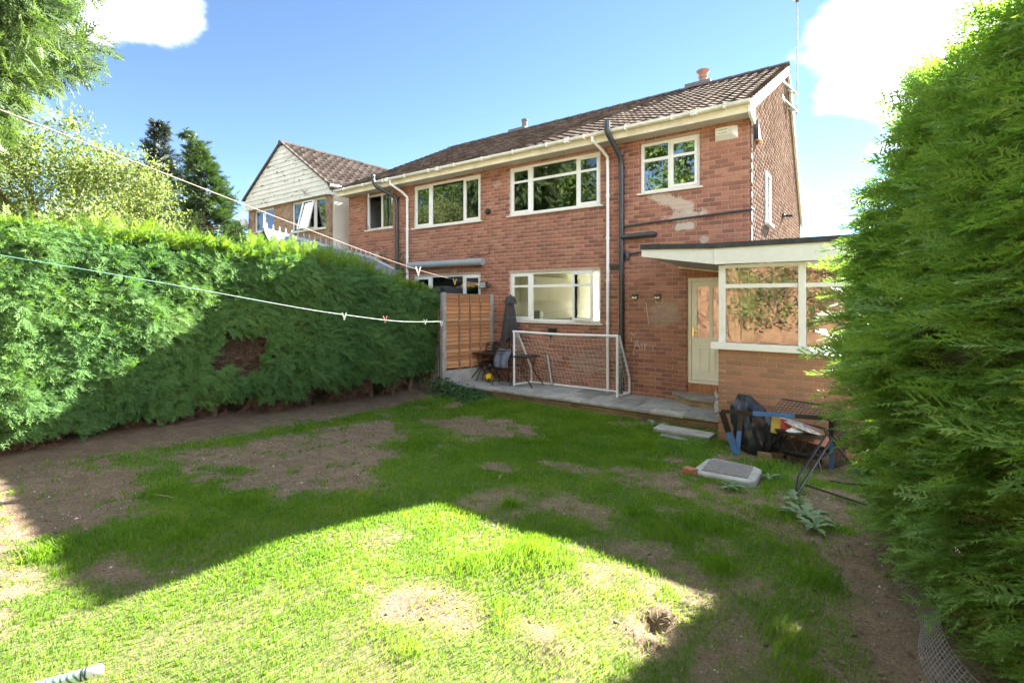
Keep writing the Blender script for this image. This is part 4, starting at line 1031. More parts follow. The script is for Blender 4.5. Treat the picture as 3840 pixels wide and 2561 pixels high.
MB().box(-12.6, -10.05, 5.65, 9.4, 0, 2.38).build('wall', M['cons'], co)
# ------------------------------------------------------------------ foliage
def norm(a): return a / np.maximum(np.linalg.norm(a, axis=-1, keepdims=True), 1e-6)
def scatter(P, D, S_, T, F, rg, up=None, flat=.0):
    """put template T (x along, y across, z up) at P along D with size S_; returns verts, faces"""
    D = norm(D); n = len(P); r = rg.normal(size=(n, 3))
    if up is not None: r = r * (1 - flat) + np.asarray(up) * flat * 2
    s = norm(np.cross(D, r)); u = np.cross(s, D)
    V = P[:, None, :] + S_[:, None, None] * (T[None, :, 0:1] * D[:, None, :] + T[None, :, 1:2] * s[:, None, :] + T[None, :, 2:3] * u[:, None, :])
    k = len(T); Fx = (np.arange(n)[:, None, None] * k + np.asarray(F)[None]).reshape(-1, F.shape[1])
    return V.reshape(-1, 3), Fx
def leaf_tris(items):
    """items: (x, y, angle, length, width, z0, z1) -> triangles"""
    V = []; F = []
    for x, y, a, l, w, z0, z1 in items:
        c, s = math.cos(a), math.sin(a); b = len(V)
        V += [(x - s * -w / 2, y + c * -w / 2, z0), (x + s * -w / 2, y - c * -w / 2, z0), (x + c * l, y + s * l, z1)]; F.append((b, b + 1, b + 2))
    return np.array(V), np.array(F)
def tuft_template(seed):
    r = random.Random(seed); it = [(.35, 0, 0, .65, .085, .02, -.08)]
    for i in range(6):
        for sgn in (-1, 1):
            x = .05 + i * .13 + r.uniform(-.03, .03); it.append((x, 0, sgn * r.uniform(.45, .85), .48 - .055 * i, .085, 0, r.uniform(-.16, .1)))
    return leaf_tris(it)
def frond_template(seed, nb=8):
    r = random.Random(seed); it = [(0, 0, 0, 1.0, .022, 0, -.20)]; q = lambda x: -.20 * x * x
    for i in range(nb):
        x = .10 + .86 * i / nb
        for sgn in (-1, 1):
            a = sgn * r.uniform(.55, .85); l = (.34 * (1 - .65 * x) + .04) * r.uniform(.8, 1.15); z = q(x); zt = z + r.uniform(-.05, .04)
            it.append((x, 0, a, l, .030, z, zt))
            for t_ in (.35, .65):
                bx, by = x + math.cos(a) * l * t_, math.sin(a) * l * t_; it.append((bx, by, a + .55, l * .42, .034, z, zt)); it.append((bx, by, a - .55, l * .42, .034, z, zt))
    return leaf_tris(it)
def leaf_quad():
    T = np.array([(0, 0, 0), (.45, -.30, .04), (1, 0, -.08), (.45, .30, .04)]); return T, np.array([(0, 1, 2), (0, 2, 3)])
def join(parts):
    V = []; F = []; o = 0
    for v, f in parts: V.append(v); F.append(f + o); o += len(v)
    return np.concatenate(V), np.concatenate(F)
def mid_frond(seed):
    r = random.Random(seed); it = [(0, 0, 0, 1.0, .035, 0, -.22)]
    for i in range(6):
        x = .10 + .80 * i / 6
        for sgn in (-1, 1):
            a = sgn * r.uniform(.5, .8); l = (.38 * (1 - .6 * x) + .05) * r.uniform(.8, 1.2); z = -.22 * x * x; zt = z + r.uniform(-.07, .04)
            it.append((x, 0, a, l, .06, z, zt)); it.append((x + math.cos(a) * l * .45, math.sin(a) * l * .45, a - sgn * .5, l * .5, .055, z, zt))
    return leaf_tris(it)
MF = [mid_frond(i + 20) for i in range(4)]
TU = [tuft_template(i) for i in range(4)]; FR = [frond_template(i) for i in range(5)]; LQ = leaf_quad()

M['hedge_leaf'] = leaf_mat('hedge_foliage', [(0, (.065, .155, .062)), (.45, (.115, .235, .08)), (.8, (.17, .295, .085)), (1, (.25, .34, .10))], .40, .6, patch=.9, spec=.12)
M['hedge_new'] = leaf_mat('hedge_new_growth', [(0, (.11, .22, .04)), (.6, (.19, .30, .05)), (1, (.28, .36, .08))], .45, .5, patch=1.2)
M['hedge_dead'] = leaf_mat('hedge_dead_twigs', [(0, (.10, .06, .045)), (.6, (.19, .115, .08)), (1, (.27, .17, .12))], .1, .8)
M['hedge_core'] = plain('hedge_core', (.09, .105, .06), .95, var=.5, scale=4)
M['bark'] = plain('bark', (.16, .11, .08), .95, var=.4, scale=9, bump=.6)
M['right_leaf'] = leaf_mat('cypress_foliage', [(0, (.10, .20, .06)), (.4, (.18, .32, .085)), (.75, (.27, .42, .11)), (1, (.40, .48, .18))], .42, .45, patch=1.6)

# ---- long clipped conifer hedge on the left
def hedge_top(y): return np.interp(y, [-6, 1, 2.6, 4.3, 5.6, 7.0, 8.4], [2.95, 2.92, 2.96, 2.88, 2.72, 2.50, 2.28])
def hedge_face(y, z):
    """x of the clipped face: belly in the middle, shallow waves"""
    return -8.42 + .10 * np.sin(y * 1.3) + (fbm(y * 1.1 + 40, z * 1.1, 3) - .5) * .34 + (fbm(y * 3.3, z * 3.9 + 7, 3) - .5) * .26 - .12 * np.clip((.7 - z) / .5, 0, 1) - .28 * np.clip((z - hedge_top(y) + .35) / .4, 0, 1) ** 2
lh = empty('clipped_hedge', (-9.1, 3, 0), 'long clipped green conifer hedge along the left side of the lawn', 'hedge')
rg = np.random.default_rng(21)
def in_hole(y, z, s=1.0):
    w = (fbm(y * 4, z * 4 + 9, 4) - .5) * 1.0
    return np.abs((y - 3.95) / (.46 * s)) ** 2.6 + np.abs((z - 1.10) / (.33 * s)) ** 2.6 + w * 2.6 < 1
def hedge_points(n, y0, y1, z0, rg):
    y = rg.uniform(y0, y1, n); z = z0 + (hedge_top(y) - z0) * rg.uniform(0, 1, n)
    return y, z
n = 26000; y, z = hedge_points(n, -.6, 8.45, .14, rg)
lower = .12 + .34 * fbm(y * 1.7, y * 0 + 3, 3)
k = (z > lower) & ~in_hole(y, z); y, z = y[k], z[k]
x = hedge_face(y, z) - np.abs(rg.normal(0, .09, len(y)))
P = np.stack([x, y, z], 1); D = np.stack([rg.uniform(.25, .9, len(y)), rg.normal(.25, .55, len(y)), rg.normal(-.15, .5, len(y))], 1)
clump = fbm(y * 5, z * 5 + 70, 2); s_ = (.07 + .12 * clump) * rg.uniform(.7, 1.4, len(y))
idx = rg.integers(0, 4, len(y))
parts = [scatter(P[idx == i], D[idx == i], s_[idx == i], *TU[i], rg, (.8, 0, .6), .62) for i in range(4)]
n1 = 9000; ya, za = hedge_points(n1, -.6, 8.45, .2, rg); kk = (za > .2 + .3 * fbm(ya * 1.7, ya * 0 + 3, 3)) & ~in_hole(ya, za); ya, za = ya[kk], za[kk]; n1 = len(ya)
Pa = np.stack([hedge_face(ya, za) + .015 - np.abs(rg.normal(0, .05, n1)), ya, za], 1); Da = np.stack([rg.uniform(.15, .6, n1), rg.normal(.35, .5, n1), rg.normal(-.35, .4, n1)], 1)
ix = rg.integers(0, 4, n1); parts += [scatter(Pa[ix == i], Da[ix == i], rg.uniform(.12, .27, (ix == i).sum()), *MF[i], rg, (.9, 0, .5), .75) for i in range(4)]
# end of the hedge next to the fence, and a coarser stretch beside and behind the camera
n2 = 3500; x2 = rg.uniform(-9.9, -8.4, n2); z2 = .3 + (2.28 - .3) * rg.random(n2); y2 = 8.42 + (fbm(x2 * 2, z2 * 2, 3) - .5) * .3 - np.abs(rg.normal(0, .08, n2))
parts.append(scatter(np.stack([x2, y2, z2], 1), np.stack([rg.normal(0.2, .5, n2), rg.uniform(.3, 1, n2), rg.normal(0, .5, n2)], 1), .10 * rg.uniform(.7, 1.4, n2), *TU[0], rg, (0, 0, 1), .3))
n3 = 5000; y3, z3 = hedge_points(n3, -6, -.6, .3, rg); parts.append(scatter(np.stack([hedge_face(y3, z3) - np.abs(rg.normal(0, .08, n3)), y3, z3], 1), np.stack([rg.uniform(.4, 1, n3), rg.normal(0, .4, n3), rg.normal(0, .4, n3)], 1), .19 * rg.uniform(.7, 1.3, n3), *TU[1], rg, (0, 0, 1), .3))
V, F = join(parts); tag(link('foliage', np_mesh('foliage', V, F, M['hedge_leaf']), lh), kind='stuff')
# fresh growth on the crown of the hedge
n = 10500; y = rg.uniform(-6, 8.4, n); w = rg.uniform(0, 1, n); y = np.where(rg.random(n) < .75, rg.uniform(.2, 8.4, n), y)
x = -8.55 - 1.35 * w ** 1.4; z = hedge_top(y) - .06 + (fbm(x * 1.5, y * 1.5, 3) - .5) * .30 - .10 * np.abs(rg.normal(0, 1, n))
P = np.stack([x, y, z], 1); D = np.stack([rg.normal(.25, .5, n), rg.normal(.15, .5, n), rg.uniform(.2, 1.0, n)], 1)
s_ = rg.uniform(.09, .20, n); idx = rg.integers(0, 4, n); parts = [scatter(P[idx == i], D[idx == i], s_[idx == i], *TU[i], rg) for i in range(4)]
# whippy leaders that stand above the clipped line
n = 520; y = rg.uniform(.6, 7.6, n); y[:200] = rg.uniform(4.6, 6.6, 200); x = rg.uniform(-9.6, -8.5, n); z = hedge_top(y) + rg.uniform(-.05, .05, n)
P = np.stack([x, y, z], 1); D = np.stack([rg.normal(.2, .35, n), rg.normal(.1, .35, n), rg.uniform(.6, 1.0, n)], 1); s_ = rg.uniform(.18, .36, n) * np.where((y > 4.4) & (y < 6.7), 1.15, .8)
parts.append(scatter(P, D, s_, *FR[1], rg)); V, F = join(parts); tag(link('new_growth', np_mesh('new_growth', V, F, M['hedge_new']), lh), kind='stuff')
# dead twigs: along the foot and inside the bare hole
n = 9000; y = rg.uniform(-.6, 8.4, n); z = rg.uniform(.02, .48, n) ** 1.0; x = hedge_face(y, z) - .05 - np.abs(rg.normal(0, .16, n)); k = fbm(y * 2.2, y * 0, 3) > .36; x, y, z = x[k], y[k], z[k]
n2 = 3800; y2 = rg.uniform(3.3, 4.6, n2); z2 = rg.uniform(.6, 1.6, n2); k = in_hole(y2, z2, 1.25); y2, z2 = y2[k], z2[k]; x2 = hedge_face(y2, z2) - .16 - np.abs(rg.normal(.04, .10, len(y2)))
P = np.concatenate([np.stack([x, y, z], 1), np.stack([x2, y2, z2], 1)]); m = len(P)
D = np.stack([rg.uniform(-.1, .8, m), rg.normal(0, .8, m), rg.normal(-.1, .6, m)], 1); V, F = scatter(P, D, rg.uniform(.07, .2, m), *leaf_tris([(0, 0, 0, 1, .05, 0, 0), (.3, 0, .7, .5, .05, 0, .05), (.5, 0, -.6, .45, .05, 0, -.05)]), rg)
tag(link('dead_twigs', np_mesh('dead_twigs', V, F, M['hedge_dead']), lh), kind='stuff')
# dark sheets stand in for inner twigs and the shade between them
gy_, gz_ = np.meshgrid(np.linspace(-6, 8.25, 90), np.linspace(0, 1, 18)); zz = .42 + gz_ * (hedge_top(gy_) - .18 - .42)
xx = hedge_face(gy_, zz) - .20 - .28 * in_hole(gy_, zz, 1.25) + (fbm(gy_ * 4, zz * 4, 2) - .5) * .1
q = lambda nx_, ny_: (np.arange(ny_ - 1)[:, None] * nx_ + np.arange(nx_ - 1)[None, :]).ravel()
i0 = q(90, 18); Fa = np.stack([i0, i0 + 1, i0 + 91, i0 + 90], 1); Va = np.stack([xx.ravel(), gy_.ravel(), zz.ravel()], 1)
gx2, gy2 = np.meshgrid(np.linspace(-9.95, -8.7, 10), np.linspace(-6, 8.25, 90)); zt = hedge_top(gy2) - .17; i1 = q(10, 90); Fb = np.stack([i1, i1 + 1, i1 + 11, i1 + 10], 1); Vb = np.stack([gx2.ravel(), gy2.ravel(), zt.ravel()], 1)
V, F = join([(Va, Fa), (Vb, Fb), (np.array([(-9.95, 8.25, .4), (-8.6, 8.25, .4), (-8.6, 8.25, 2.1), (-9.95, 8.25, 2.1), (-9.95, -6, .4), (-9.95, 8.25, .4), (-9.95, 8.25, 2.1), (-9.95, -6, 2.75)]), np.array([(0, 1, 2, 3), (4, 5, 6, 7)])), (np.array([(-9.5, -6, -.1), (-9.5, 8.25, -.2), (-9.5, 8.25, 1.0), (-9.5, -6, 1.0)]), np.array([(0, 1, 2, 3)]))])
link('dark_core', np_mesh('dark_core', V, F, M['hedge_core']), lh)
for i in range(22):
    y = -5 + i * .62 + random.uniform(-.2, .2); x = -8.95 + random.uniform(-.12, .1)
    MB().tube([(x, y, gz(x, y) - .05), (x + random.uniform(-.05, .08), y + random.uniform(-.1, .1), .4), (x - .05, y, 1.2)], [.05, .04, .03], 6).build('trunk', M['bark'], lh)

# ---- tall unclipped cypress hedge on the right, close to the camera
rh = empty('cypress_hedge', (.9, 3.6, 0), 'tall feathery bright green cypress hedge close up along the right edge', 'hedge')
rg = np.random.default_rng(33)
def rface(y, z):
    base = np.interp(y, [-1, 1.5, 2.6, 3.2, 3.8, 4.4, 5.0, 5.5], [1.05, .92, .76, .62, .44, .26, .11, .18])
    belly = .20 * np.exp(-((z - 1.55) / .9) ** 2) * np.clip((y - 2.2) / 1.6, 0, 1)
    taper = .50 * np.clip((z - 2.3) / 1.4, 0, 1.4) ** 1.3
    return base - belly + taper + (fbm(y * 1.8 + 5, z * 1.8, 3) - .5) * .40 + (fbm(y * 5, z * 6, 2) - .5) * .16 + .18 * np.clip((.5 - z) / .5, 0, 1)
def rtop(y): return 3.55 + (fbm(y * 1.3, y * 0 + 2, 2) - .5) * .5
n = 8800; y = np.concatenate([rg.uniform(1.6, 5.5, n - 600), rg.uniform(-.5, 1.6, 600)]); z = .12 + (rtop(y) - .12) * rg.random(n) ** .95; kq = rg.random(n) < .35 + 1.1 * np.clip(fbm(y * 2.6, z * 3.2 + 3, 3) - .18, 0, 1); y, z = y[kq], z[kq]; n = len(y)
x = rface(y, z) + np.abs(rg.normal(0, .12, n)) * 1.0
P = np.stack([x, y, z], 1); D = np.stack([-rg.uniform(.6, 1, n), rg.normal(.05, .36, n), rg.normal(.0, .26, n) + .28 * np.clip((z - 2.4), -.4, 1)], 1)
s_ = (.11 + .26 * rg.random(n) ** 1.3) * np.where(z > 2.6, 1.1, 1); idx = rg.integers(0, 5, n)
parts = [scatter(P[idx == i], D[idx == i], s_[idx == i], *FR[i], rg, (-.8, .1, .6), .85) for i in range(5)]
# far end and top, with stray shoots against the sky
n = 1700; x = rg.uniform(-.25, 1.6, n); z = .15 + 3.2 * rg.random(n); x = np.maximum(x, rface(np.full(n, 5.45), z) + .02); y = 5.45 + .2 * np.cos(x * 2) - np.abs(rg.normal(0, .1, n)); P = np.stack([x, y, z], 1)
parts.append(scatter(P, np.stack([rg.normal(-.35, .5, n), rg.uniform(.3, 1, n), rg.normal(0, .35, n)], 1), rg.uniform(.16, .28, n), *FR[0], rg, (0, 0, 1), .5))
n = 1900; y = rg.uniform(1.2, 5.5, n); x = rface(y, np.full(n, 3.2)) + rg.uniform(-.05, 1.0, n); z = rtop(y) + (fbm(x * 2, y * 2, 2) - .5) * .3 - np.abs(rg.normal(0, .1, n)); P = np.stack([x, y, z], 1)
parts.append(scatter(P, np.stack([rg.normal(-.4, .5, n), rg.normal(.2, .5, n), rg.uniform(.1, 1, n)], 1), rg.uniform(.18, .34, n), *FR[2], rg))
n = 170; y = rg.uniform(2.6, 5.5, n); z = rg.uniform(1.2, 3.7, n); x = rface(y, z) + .02; P = np.stack([x, y, z], 1)
parts.append(scatter(P, np.stack([-rg.uniform(.6, 1, n), rg.normal(.2, .35, n), rg.uniform(-.1, .55, n)], 1), rg.uniform(.3, .48, n), *FR[3], rg, (0, 0, 1), .6))
V, F = join(parts); tag(link('foliage', np_mesh('foliage', V, F, M['right_leaf']), rh), kind='stuff')
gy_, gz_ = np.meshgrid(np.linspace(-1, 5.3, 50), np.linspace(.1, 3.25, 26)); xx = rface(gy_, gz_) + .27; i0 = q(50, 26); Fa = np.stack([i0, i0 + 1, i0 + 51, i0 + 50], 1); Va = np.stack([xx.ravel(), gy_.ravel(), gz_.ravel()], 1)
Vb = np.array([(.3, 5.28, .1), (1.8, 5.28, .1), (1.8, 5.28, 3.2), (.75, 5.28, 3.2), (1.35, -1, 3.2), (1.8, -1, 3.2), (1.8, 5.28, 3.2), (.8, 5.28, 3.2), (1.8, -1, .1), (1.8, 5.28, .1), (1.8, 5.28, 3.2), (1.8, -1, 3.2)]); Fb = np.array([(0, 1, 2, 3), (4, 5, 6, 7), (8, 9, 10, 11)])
V, F = join([(Va, Fa), (Vb, Fb)]); link('dark_core', np_mesh('dark_core', V, F, M['hedge_core']), rh)  # dark sheets again, for the shaded inside of this hedge
for i in range(9): MB().tube([(.95, .2 + i * .6, gz(.95, .2 + i * .6) - .05), (.9, .25 + i * .6, 1.0), (.95, .2 + i * .6, 3.0)], [.06, .05, .02], 6).build('trunk', M['bark'], rh)
n = 2600; y = rg.uniform(2.0, 5.4, n); z = np.concatenate([rg.uniform(.1, .5, 900), rg.uniform(.3, 3.2, 1700)]); x = rface(y, z) + np.where(z > .5, rg.uniform(.08, .25, n), rg.uniform(0, .25, n)); V, F = scatter(np.stack([x, y, z], 1), np.stack([-rg.uniform(0, 1, n), rg.normal(0, .6, n), rg.normal(-.3, .5, n)], 1), rg.uniform(.08, .25, n), *leaf_tris([(0, 0, 0, 1, .03, 0, 0), (.3, 0, .7, .5, .03, 0, .05)]), rg)
tag(link('dead_twigs', np_mesh('dead_twigs', V, F, M['hedge_dead']), rh), kind='stuff')

# ---- trees
def limbs(parent, base, tips, r0, mat):
    for tp in tips:
        b, t_ = Vector(base), Vector(tp); m1 = b.lerp(t_, .5) + Vector((random.uniform(-.2, .2), random.uniform(-.2, .2), random.uniform(0, .3)))
        MB().tube([b, m1, t_], [r0, r0 * .6, r0 * .15], 6).build('limb', mat, parent)
def spruce(loc, hgt, rad, mat, label, name, seed, lean=(0, 0), n=240, bot=1.5, spray=.34, droop=-.15, ragged=.25):
    e = empty(name, loc, label, 'tree'); rg = np.random.default_rng(seed); loc = np.array(loc)
    MB().tube([tuple(loc + (0, 0, -.1)), tuple(loc + (lean[0] * .3, lean[1] * .3, hgt * .5)), tuple(loc + (lean[0], lean[1], hgt))], [.22, .14, .02], 8).build('trunk', M['bark'], e)
    P = []; D = []; BR = MB()
    for i in range(n):
        t_ = rg.random() ** .8; z = bot + (hgt - bot) * t_; a = rg.uniform(0, 2 * math.pi); r = rad * (1 - t_) ** .85 * rg.uniform(1 - ragged * 2, 1 + ragged * .5) + .1
        ax = loc + (lean[0] * t_ ** 3, lean[1] * t_ ** 3, z); dv = np.array([math.cos(a), math.sin(a), droop + .5 * t_])
        if i % 4 == 0: BR.tube([tuple(ax), tuple(ax + dv * r * .9)], [.03, .008], 4, False)
        m = max(5, int(26 * r / rad)); f = rg.uniform(.25, 1, m) ** .6
        P.append(ax + dv * (r * f)[:, None] + rg.normal(0, .07, (m, 3))); D.append(dv + rg.normal(0, .45, (m, 3)))
    P = np.concatenate(P); D = np.concatenate(D)
    V, F = scatter(P, D, rg.uniform(.6, 1.3, len(P)) * spray, *TU[seed % 4], rg, (0, 0, 1), .4)
    tag(link('crown', np_mesh('crown', V, F, mat), e), kind='stuff'); tag(BR.build('limb', M['bark'], e), kind='stuff'); return e
M['spruce'] = leaf_mat('blue_spruce', [(0, (.020, .034, .036)), (.6, (.045, .066, .058)), (1, (.105, .10, .062))], .15, .6, patch=.8)
M['conif'] = leaf_mat('green_conifer', [(0, (.026, .06, .028)), (.6, (.060, .11, .042)), (1, (.12, .165, .06))], .25, .6, patch=.8)
spruce((-27.8, 9.1, -.2), 10.6, 2.0, M['spruce'], 'dark blue-green spruce beyond the hedge, browning at its top', 'spruce_tree', 5, n=560, bot=2, spray=.38, ragged=.4)
spruce((-22.75, 9.4, -.2), 8.9, 2.1, M['conif'], 'green cypress with nodding bent tip beyond the hedge', 'cypress_tree', 6, lean=(-1.0, -.3), n=640, bot=1.5, spray=.36)
# its nodding leader
e = bpy.data.objects['cypress_tree']; rg = np.random.default_rng(77); pts = [(-23.55, 9.15, 8.4), (-23.85, 9.05, 9.1), (-24.15, 8.95, 9.3), (-24.4, 8.85, 9.05)]
MB().tube(pts, [.06, .05, .04, .02], 5).build('leader', M['bark'], e)
P = np.concatenate([np.linspace(pts[i], pts[i + 1], 26) for i in range(3)]); P = np.repeat(P, 3, 0) + rg.normal(0, .07, (len(P) * 3, 3))
V, F = scatter(P, rg.normal(0, 1, P.shape) + np.array([-.3, 0, -.4]), rg.uniform(.15, .3, len(P)), *TU[2], rg); tag(link('leader_foliage', np_mesh('leader_foliage', V, F, M['conif']), e), kind='stuff')

def blob_tree(loc, trunk_h, blobs, mat, label, name, seed, leaf=.09, per=900, tpl=None, r0=.14, soft=.10, cat='tree', up=.2):
    e = empty(name, loc, label, cat); rg = np.random.default_rng(seed); loc = Vector(loc)
    MB().tube([loc - Vector((0, 0, .2)), loc + Vector((.1, 0, trunk_h * .6)), loc + Vector((0, .05, trunk_h))], [r0, r0 * .8, r0 * .6], 8).build('trunk', M['bark'], e)
    limbs(e, loc + Vector((0, 0, trunk_h * .8)), [b[:3] for b in blobs[::max(1, len(blobs) // 9)]], r0 * .5, M['bark'])
    P = []; D = []
    for bx, by, bz, r in blobs:
        m = int(per * r * r); d = norm(rg.normal(size=(m, 3))); rr = r * (1 + .35 * (fbm(d[:, 0] * 2 + bx, d[:, 1] * 2 + d[:, 2] * 2, 3) - .5) * 2) * (1 - np.abs(rg.normal(0, soft * 1.6, m)))
        P.append(np.array([bx, by, bz]) + d * rr[:, None] * np.array([1, 1, .85])); D.append(d * .6 + rg.normal(0, .6, (m, 3)) + np.array([0, 0, up]))
    P = np.concatenate(P); D = np.concatenate(D); T, F_ = tpl or LQ
    V, F = scatter(P, D, rg.uniform(.6, 1.35, len(P)) * leaf, T, F_, rg); tag(link('crown', np_mesh('crown', V, F, mat), e), kind='stuff'); return e
# the big conifer overhanging from the left, its skirt cut away high above the hedge
M['big_conifer'] = leaf_mat('big_conifer', [(0, (.055, .105, .045)), (.5, (.11, .175, .07)), (1, (.20, .25, .11))], .4, .5, patch=1.0)
rg = np.random.default_rng(91); bl = []
for i in range(190):
    z = 4.75 + 7.0 * rg.random(); rad = np.interp(z, [4.6, 5.4, 6.5, 7.5, 9, 12], [.3, 1.0, 1.75, 2.35, 2.5, 1.6]); a = rg.uniform(0, 6.28); q_ = rad * math.sqrt(rg.random())
    bl.append((-13.95 + q_ * math.cos(a), 0.60 + q_ * math.sin(a), z, rg.uniform(.45, .75)))
blob_tree((-14.0, .6, -.1), 8.5, bl, M['big_conifer'], 'big light green conifer overhanging the top left corner', 'conifer_tree', 12, leaf=.46, per=215, tpl=MF[0], r0=.22, soft=.22, up=-.55)
# willowy yellow-green tree behind the hedge
M['willow'] = leaf_mat('yellow_green_leaf', [(0, (.12, .175, .065)), (.5, (.19, .24, .10)), (1, (.27, .30, .15))], .42, .6, patch=.7)
rg = np.random.default_rng(92); bl = []
for i in range(120):
    a = rg.uniform(0, 6.28); q_ = math.sqrt(rg.random()); yy = 3.2 + 3.3 * q_ * math.sin(a); z = 3.1 + 3.6 * rg.random(); lim = np.interp(yy, [.5, 2.2, 3.8, 5.2, 6.5], [6.3, 6.5, 6.0, 4.9, 4.1]); z = min(z, lim)
    bl.append((-17.4 + 2.2 * q_ * math.cos(a), yy, z, rg.uniform(.45, .8)))
blob_tree((-17.4, 3.2, -.2), 4.0, bl, M['willow'], 'feathery yellow-green tree behind the left end of the hedge', 'willow_tree', 13, leaf=.085, per=1250, soft=.3)
# small shrub seen between the conifers and the gabled house
bl = [(-21.5 + rg.normal(0, .5), 9.9 + rg.normal(0, .4), 4.4 + rg.normal(0, .35), .4) for i in range(14)]
blob_tree((-21.5, 9.9, -.2), 4.2, bl, M['conif'], 'small leafy tree beside the left corner of the gabled house', 'garden_tree', 14, leaf=.10, per=220, r0=.07)
# wood on the bank behind the camera: what the window panes mirror
rg = np.random.default_rng(95); P = []; D = []
for tx in np.arange(-48, 9, 2.2):
    hh = rg.uniform(10.5, 15.5); cy = -9.5 + rg.normal(0, 1.2)
    for j in range(40):
        z = 3.6 + (hh - 3.6) * rg.random(); r = np.interp(z, [3.6, 6, hh], [1.5, 2.2, .7]); c_ = np.array([tx + rg.normal(0, r * .6), cy + rg.normal(0, r * .5), z]); m = 64; d = norm(rg.normal(size=(m, 3)))
        P.append(c_ + d * rg.uniform(.4, .85, m)[:, None]); D.append(d + rg.normal(0, .5, (m, 3)))
P = np.concatenate(P); D = np.concatenate(D); V, F = scatter(P, D, rg.uniform(.20, .42, len(P)), *LQ, rg)
M['wood_leaf'] = leaf_mat('bank_wood_leaf', [(0, (.05, .11, .03)), (.5, (.12, .20, .05)), (1, (.24, .29, .09))], .35, .6, patch=.5)
tag(link('bank_wood', np_mesh('bank_wood', V, F, M['wood_leaf'])), 'sunlit trees on the bank opposite, mirrored in the window panes', 'trees', None, 'stuff')

# scrub on the face of the bank, throwing broken shade over the red earth
rg = np.random.default_rng(97); P = []; D = []
for i in range(46):
    x = rg.uniform(-24, 6); y = rg.uniform(-6.0, -3.6); z = gz(x, y)
    for j in range(9):
        c_ = np.array([x, y, z]) + rg.normal(0, .45, 3) * np.array([1, .7, .6]) + np.array([0, .2, .7]); m = 26; d = norm(rg.normal(size=(m, 3)))
        P.append(c_ + d * rg.uniform(.1, .4, m)[:, None]); D.append(d + rg.normal(0, .5, (m, 3)))
P = np.concatenate(P); D = np.concatenate(D); V, F = scatter(P, D, rg.uniform(.07, .16, len(P)), *LQ, rg)
tag(link('bank_scrub', np_mesh('bank_scrub', V, F, M['wood_leaf'])), 'low scrub on the red earth bank, mirrored in the extension windows', 'scrub', None, 'stuff')
m_ = MB()
for i in range(150):
    x = rg.uniform(-16, 4); y = rg.uniform(-5.6, -3.2); b = Vector((x, y, gz(x, y))); k = b + Vector((rg.normal(0, .3), rg.uniform(0, .5), rg.uniform(.4, 1.1))); t_ = k + Vector((rg.normal(0, .5), rg.normal(.1, .3), rg.uniform(.2, .9)))
    m_.tube([b, k, t_], [.022, .014, .005], 4, False)
tag(m_.build('bank_branches', M['bark'], None), 'bare branches sprouting from the bank, mirrored in the panes', 'branches', None, 'stuff')
# ------------------------------------------------------------------ football goal on the patio
go = empty('football_goal', (-5.3, 9.3, PATIO), 'white tube football goal with sagging net against the house wall', 'goal')
FL, FR_, BLq, BRq = Vector((-6.57, 9.03, PATIO)), Vector((-4.11, 9.13, PATIO)), Vector((-6.47, 9.58, PATIO)), Vector((-4.05, 9.60, PATIO))
Zt = Vector((0, 0, 1.225)); r = .027; zz = Vector((0, 0, r))
for p in (FL, FR_): MB().tube([p + zz * .2, p + Zt], r, 10).build('post', M['goal'], go, True)
tl, tr = FL + Zt, FR_ + Zt; mid = (tl + tr) / 2 - Vector((0, 0, .022))
MB().tube([tl - Vector((r, 0, 0)), mid, tr + Vector((r, 0, 0))], r, 10).build('crossbar', M['goal'], go, True)
for p, b_ in ((FL, BLq), (FR_, BRq)):
    MB().tube([p + zz, b_ + zz], r * .9, 10).build('base_bar', M['goal'], go, True)
    k_ = b_ + Vector((0, 0, .34)); s0 = p + Zt + (b_ - p) * .16 - Vector((0, 0, .0))
    MB().tube([p + Zt, s0, s0 + (k_ - s0) * .97, k_, b_ + zz], r * .8, 10).build('stanchion', M['goal'], go, True)
MB().tube([BLq + zz, BRq + zz], r * .9, 10).build('back_bar', M['goal'], go, True)
nt = MB(); nu, nv = 26, 13; rnd = random.Random(4)
def netp(u, v):
    top = tl.lerp(tr, u) + Vector((0, .05, -.03)); bot = BLq.lerp(BRq, u) + Vector((0, -.03, .03)); p = top.lerp(bot, v)
    sag = math.sin(math.pi * v) * (.10 + .16 * math.sin(math.pi * min(1, u * 1.0))) ; p.z -= sag * .7; p.y += .16 * math.sin(math.pi * v * .9)
    p.y = min(p.y, WY - .03); p.z += -.10 * math.sin(math.pi * u) * (1 - v); return p
G = [[netp(i / nu, j / nv) + Vector((rnd.uniform(-.012, .012), rnd.uniform(-.01, .01), rnd.uniform(-.012, .012))) for j in range(nv + 1)] for i in range(nu + 1)]
for i in range(nu + 1):
    for j in range(nv + 1):
        if j < nv: nt.tube([G[i][j], G[i][j + 1]], .0022, 3, False)
        if i < nu: nt.tube([G[i][j], G[i + 1][j]], .0022, 3, False)
for p, b_ in ((FL, BLq), (FR_, BRq)):               # side nets
    for i in range(6):
        for j in range(12):
            def sp_(u, v):
                a = p + Zt * (1 - v) ; b2 = b_ + Vector((0, 0, 1.2)) * (1 - v) ; w = u * (.18 + .82 * min(1, v * 1.35)); q = a.lerp(b2, min(w, 1)); q.z = a.z; return q + Vector((.02 * math.sin(3 * v + 5 * u), 0, 0))
            a = sp_(i / 6, j / 12)
            nt.tube([a, sp_((i + 1) / 6, (j + (.5 if i % 2 else -.0)) / 12)], .0024, 3, False); nt.tube([a, sp_(i / 6, (j + 1) / 12)], .0024, 3, False)
tag(nt.build('net', M['net'], go), kind='stuff')
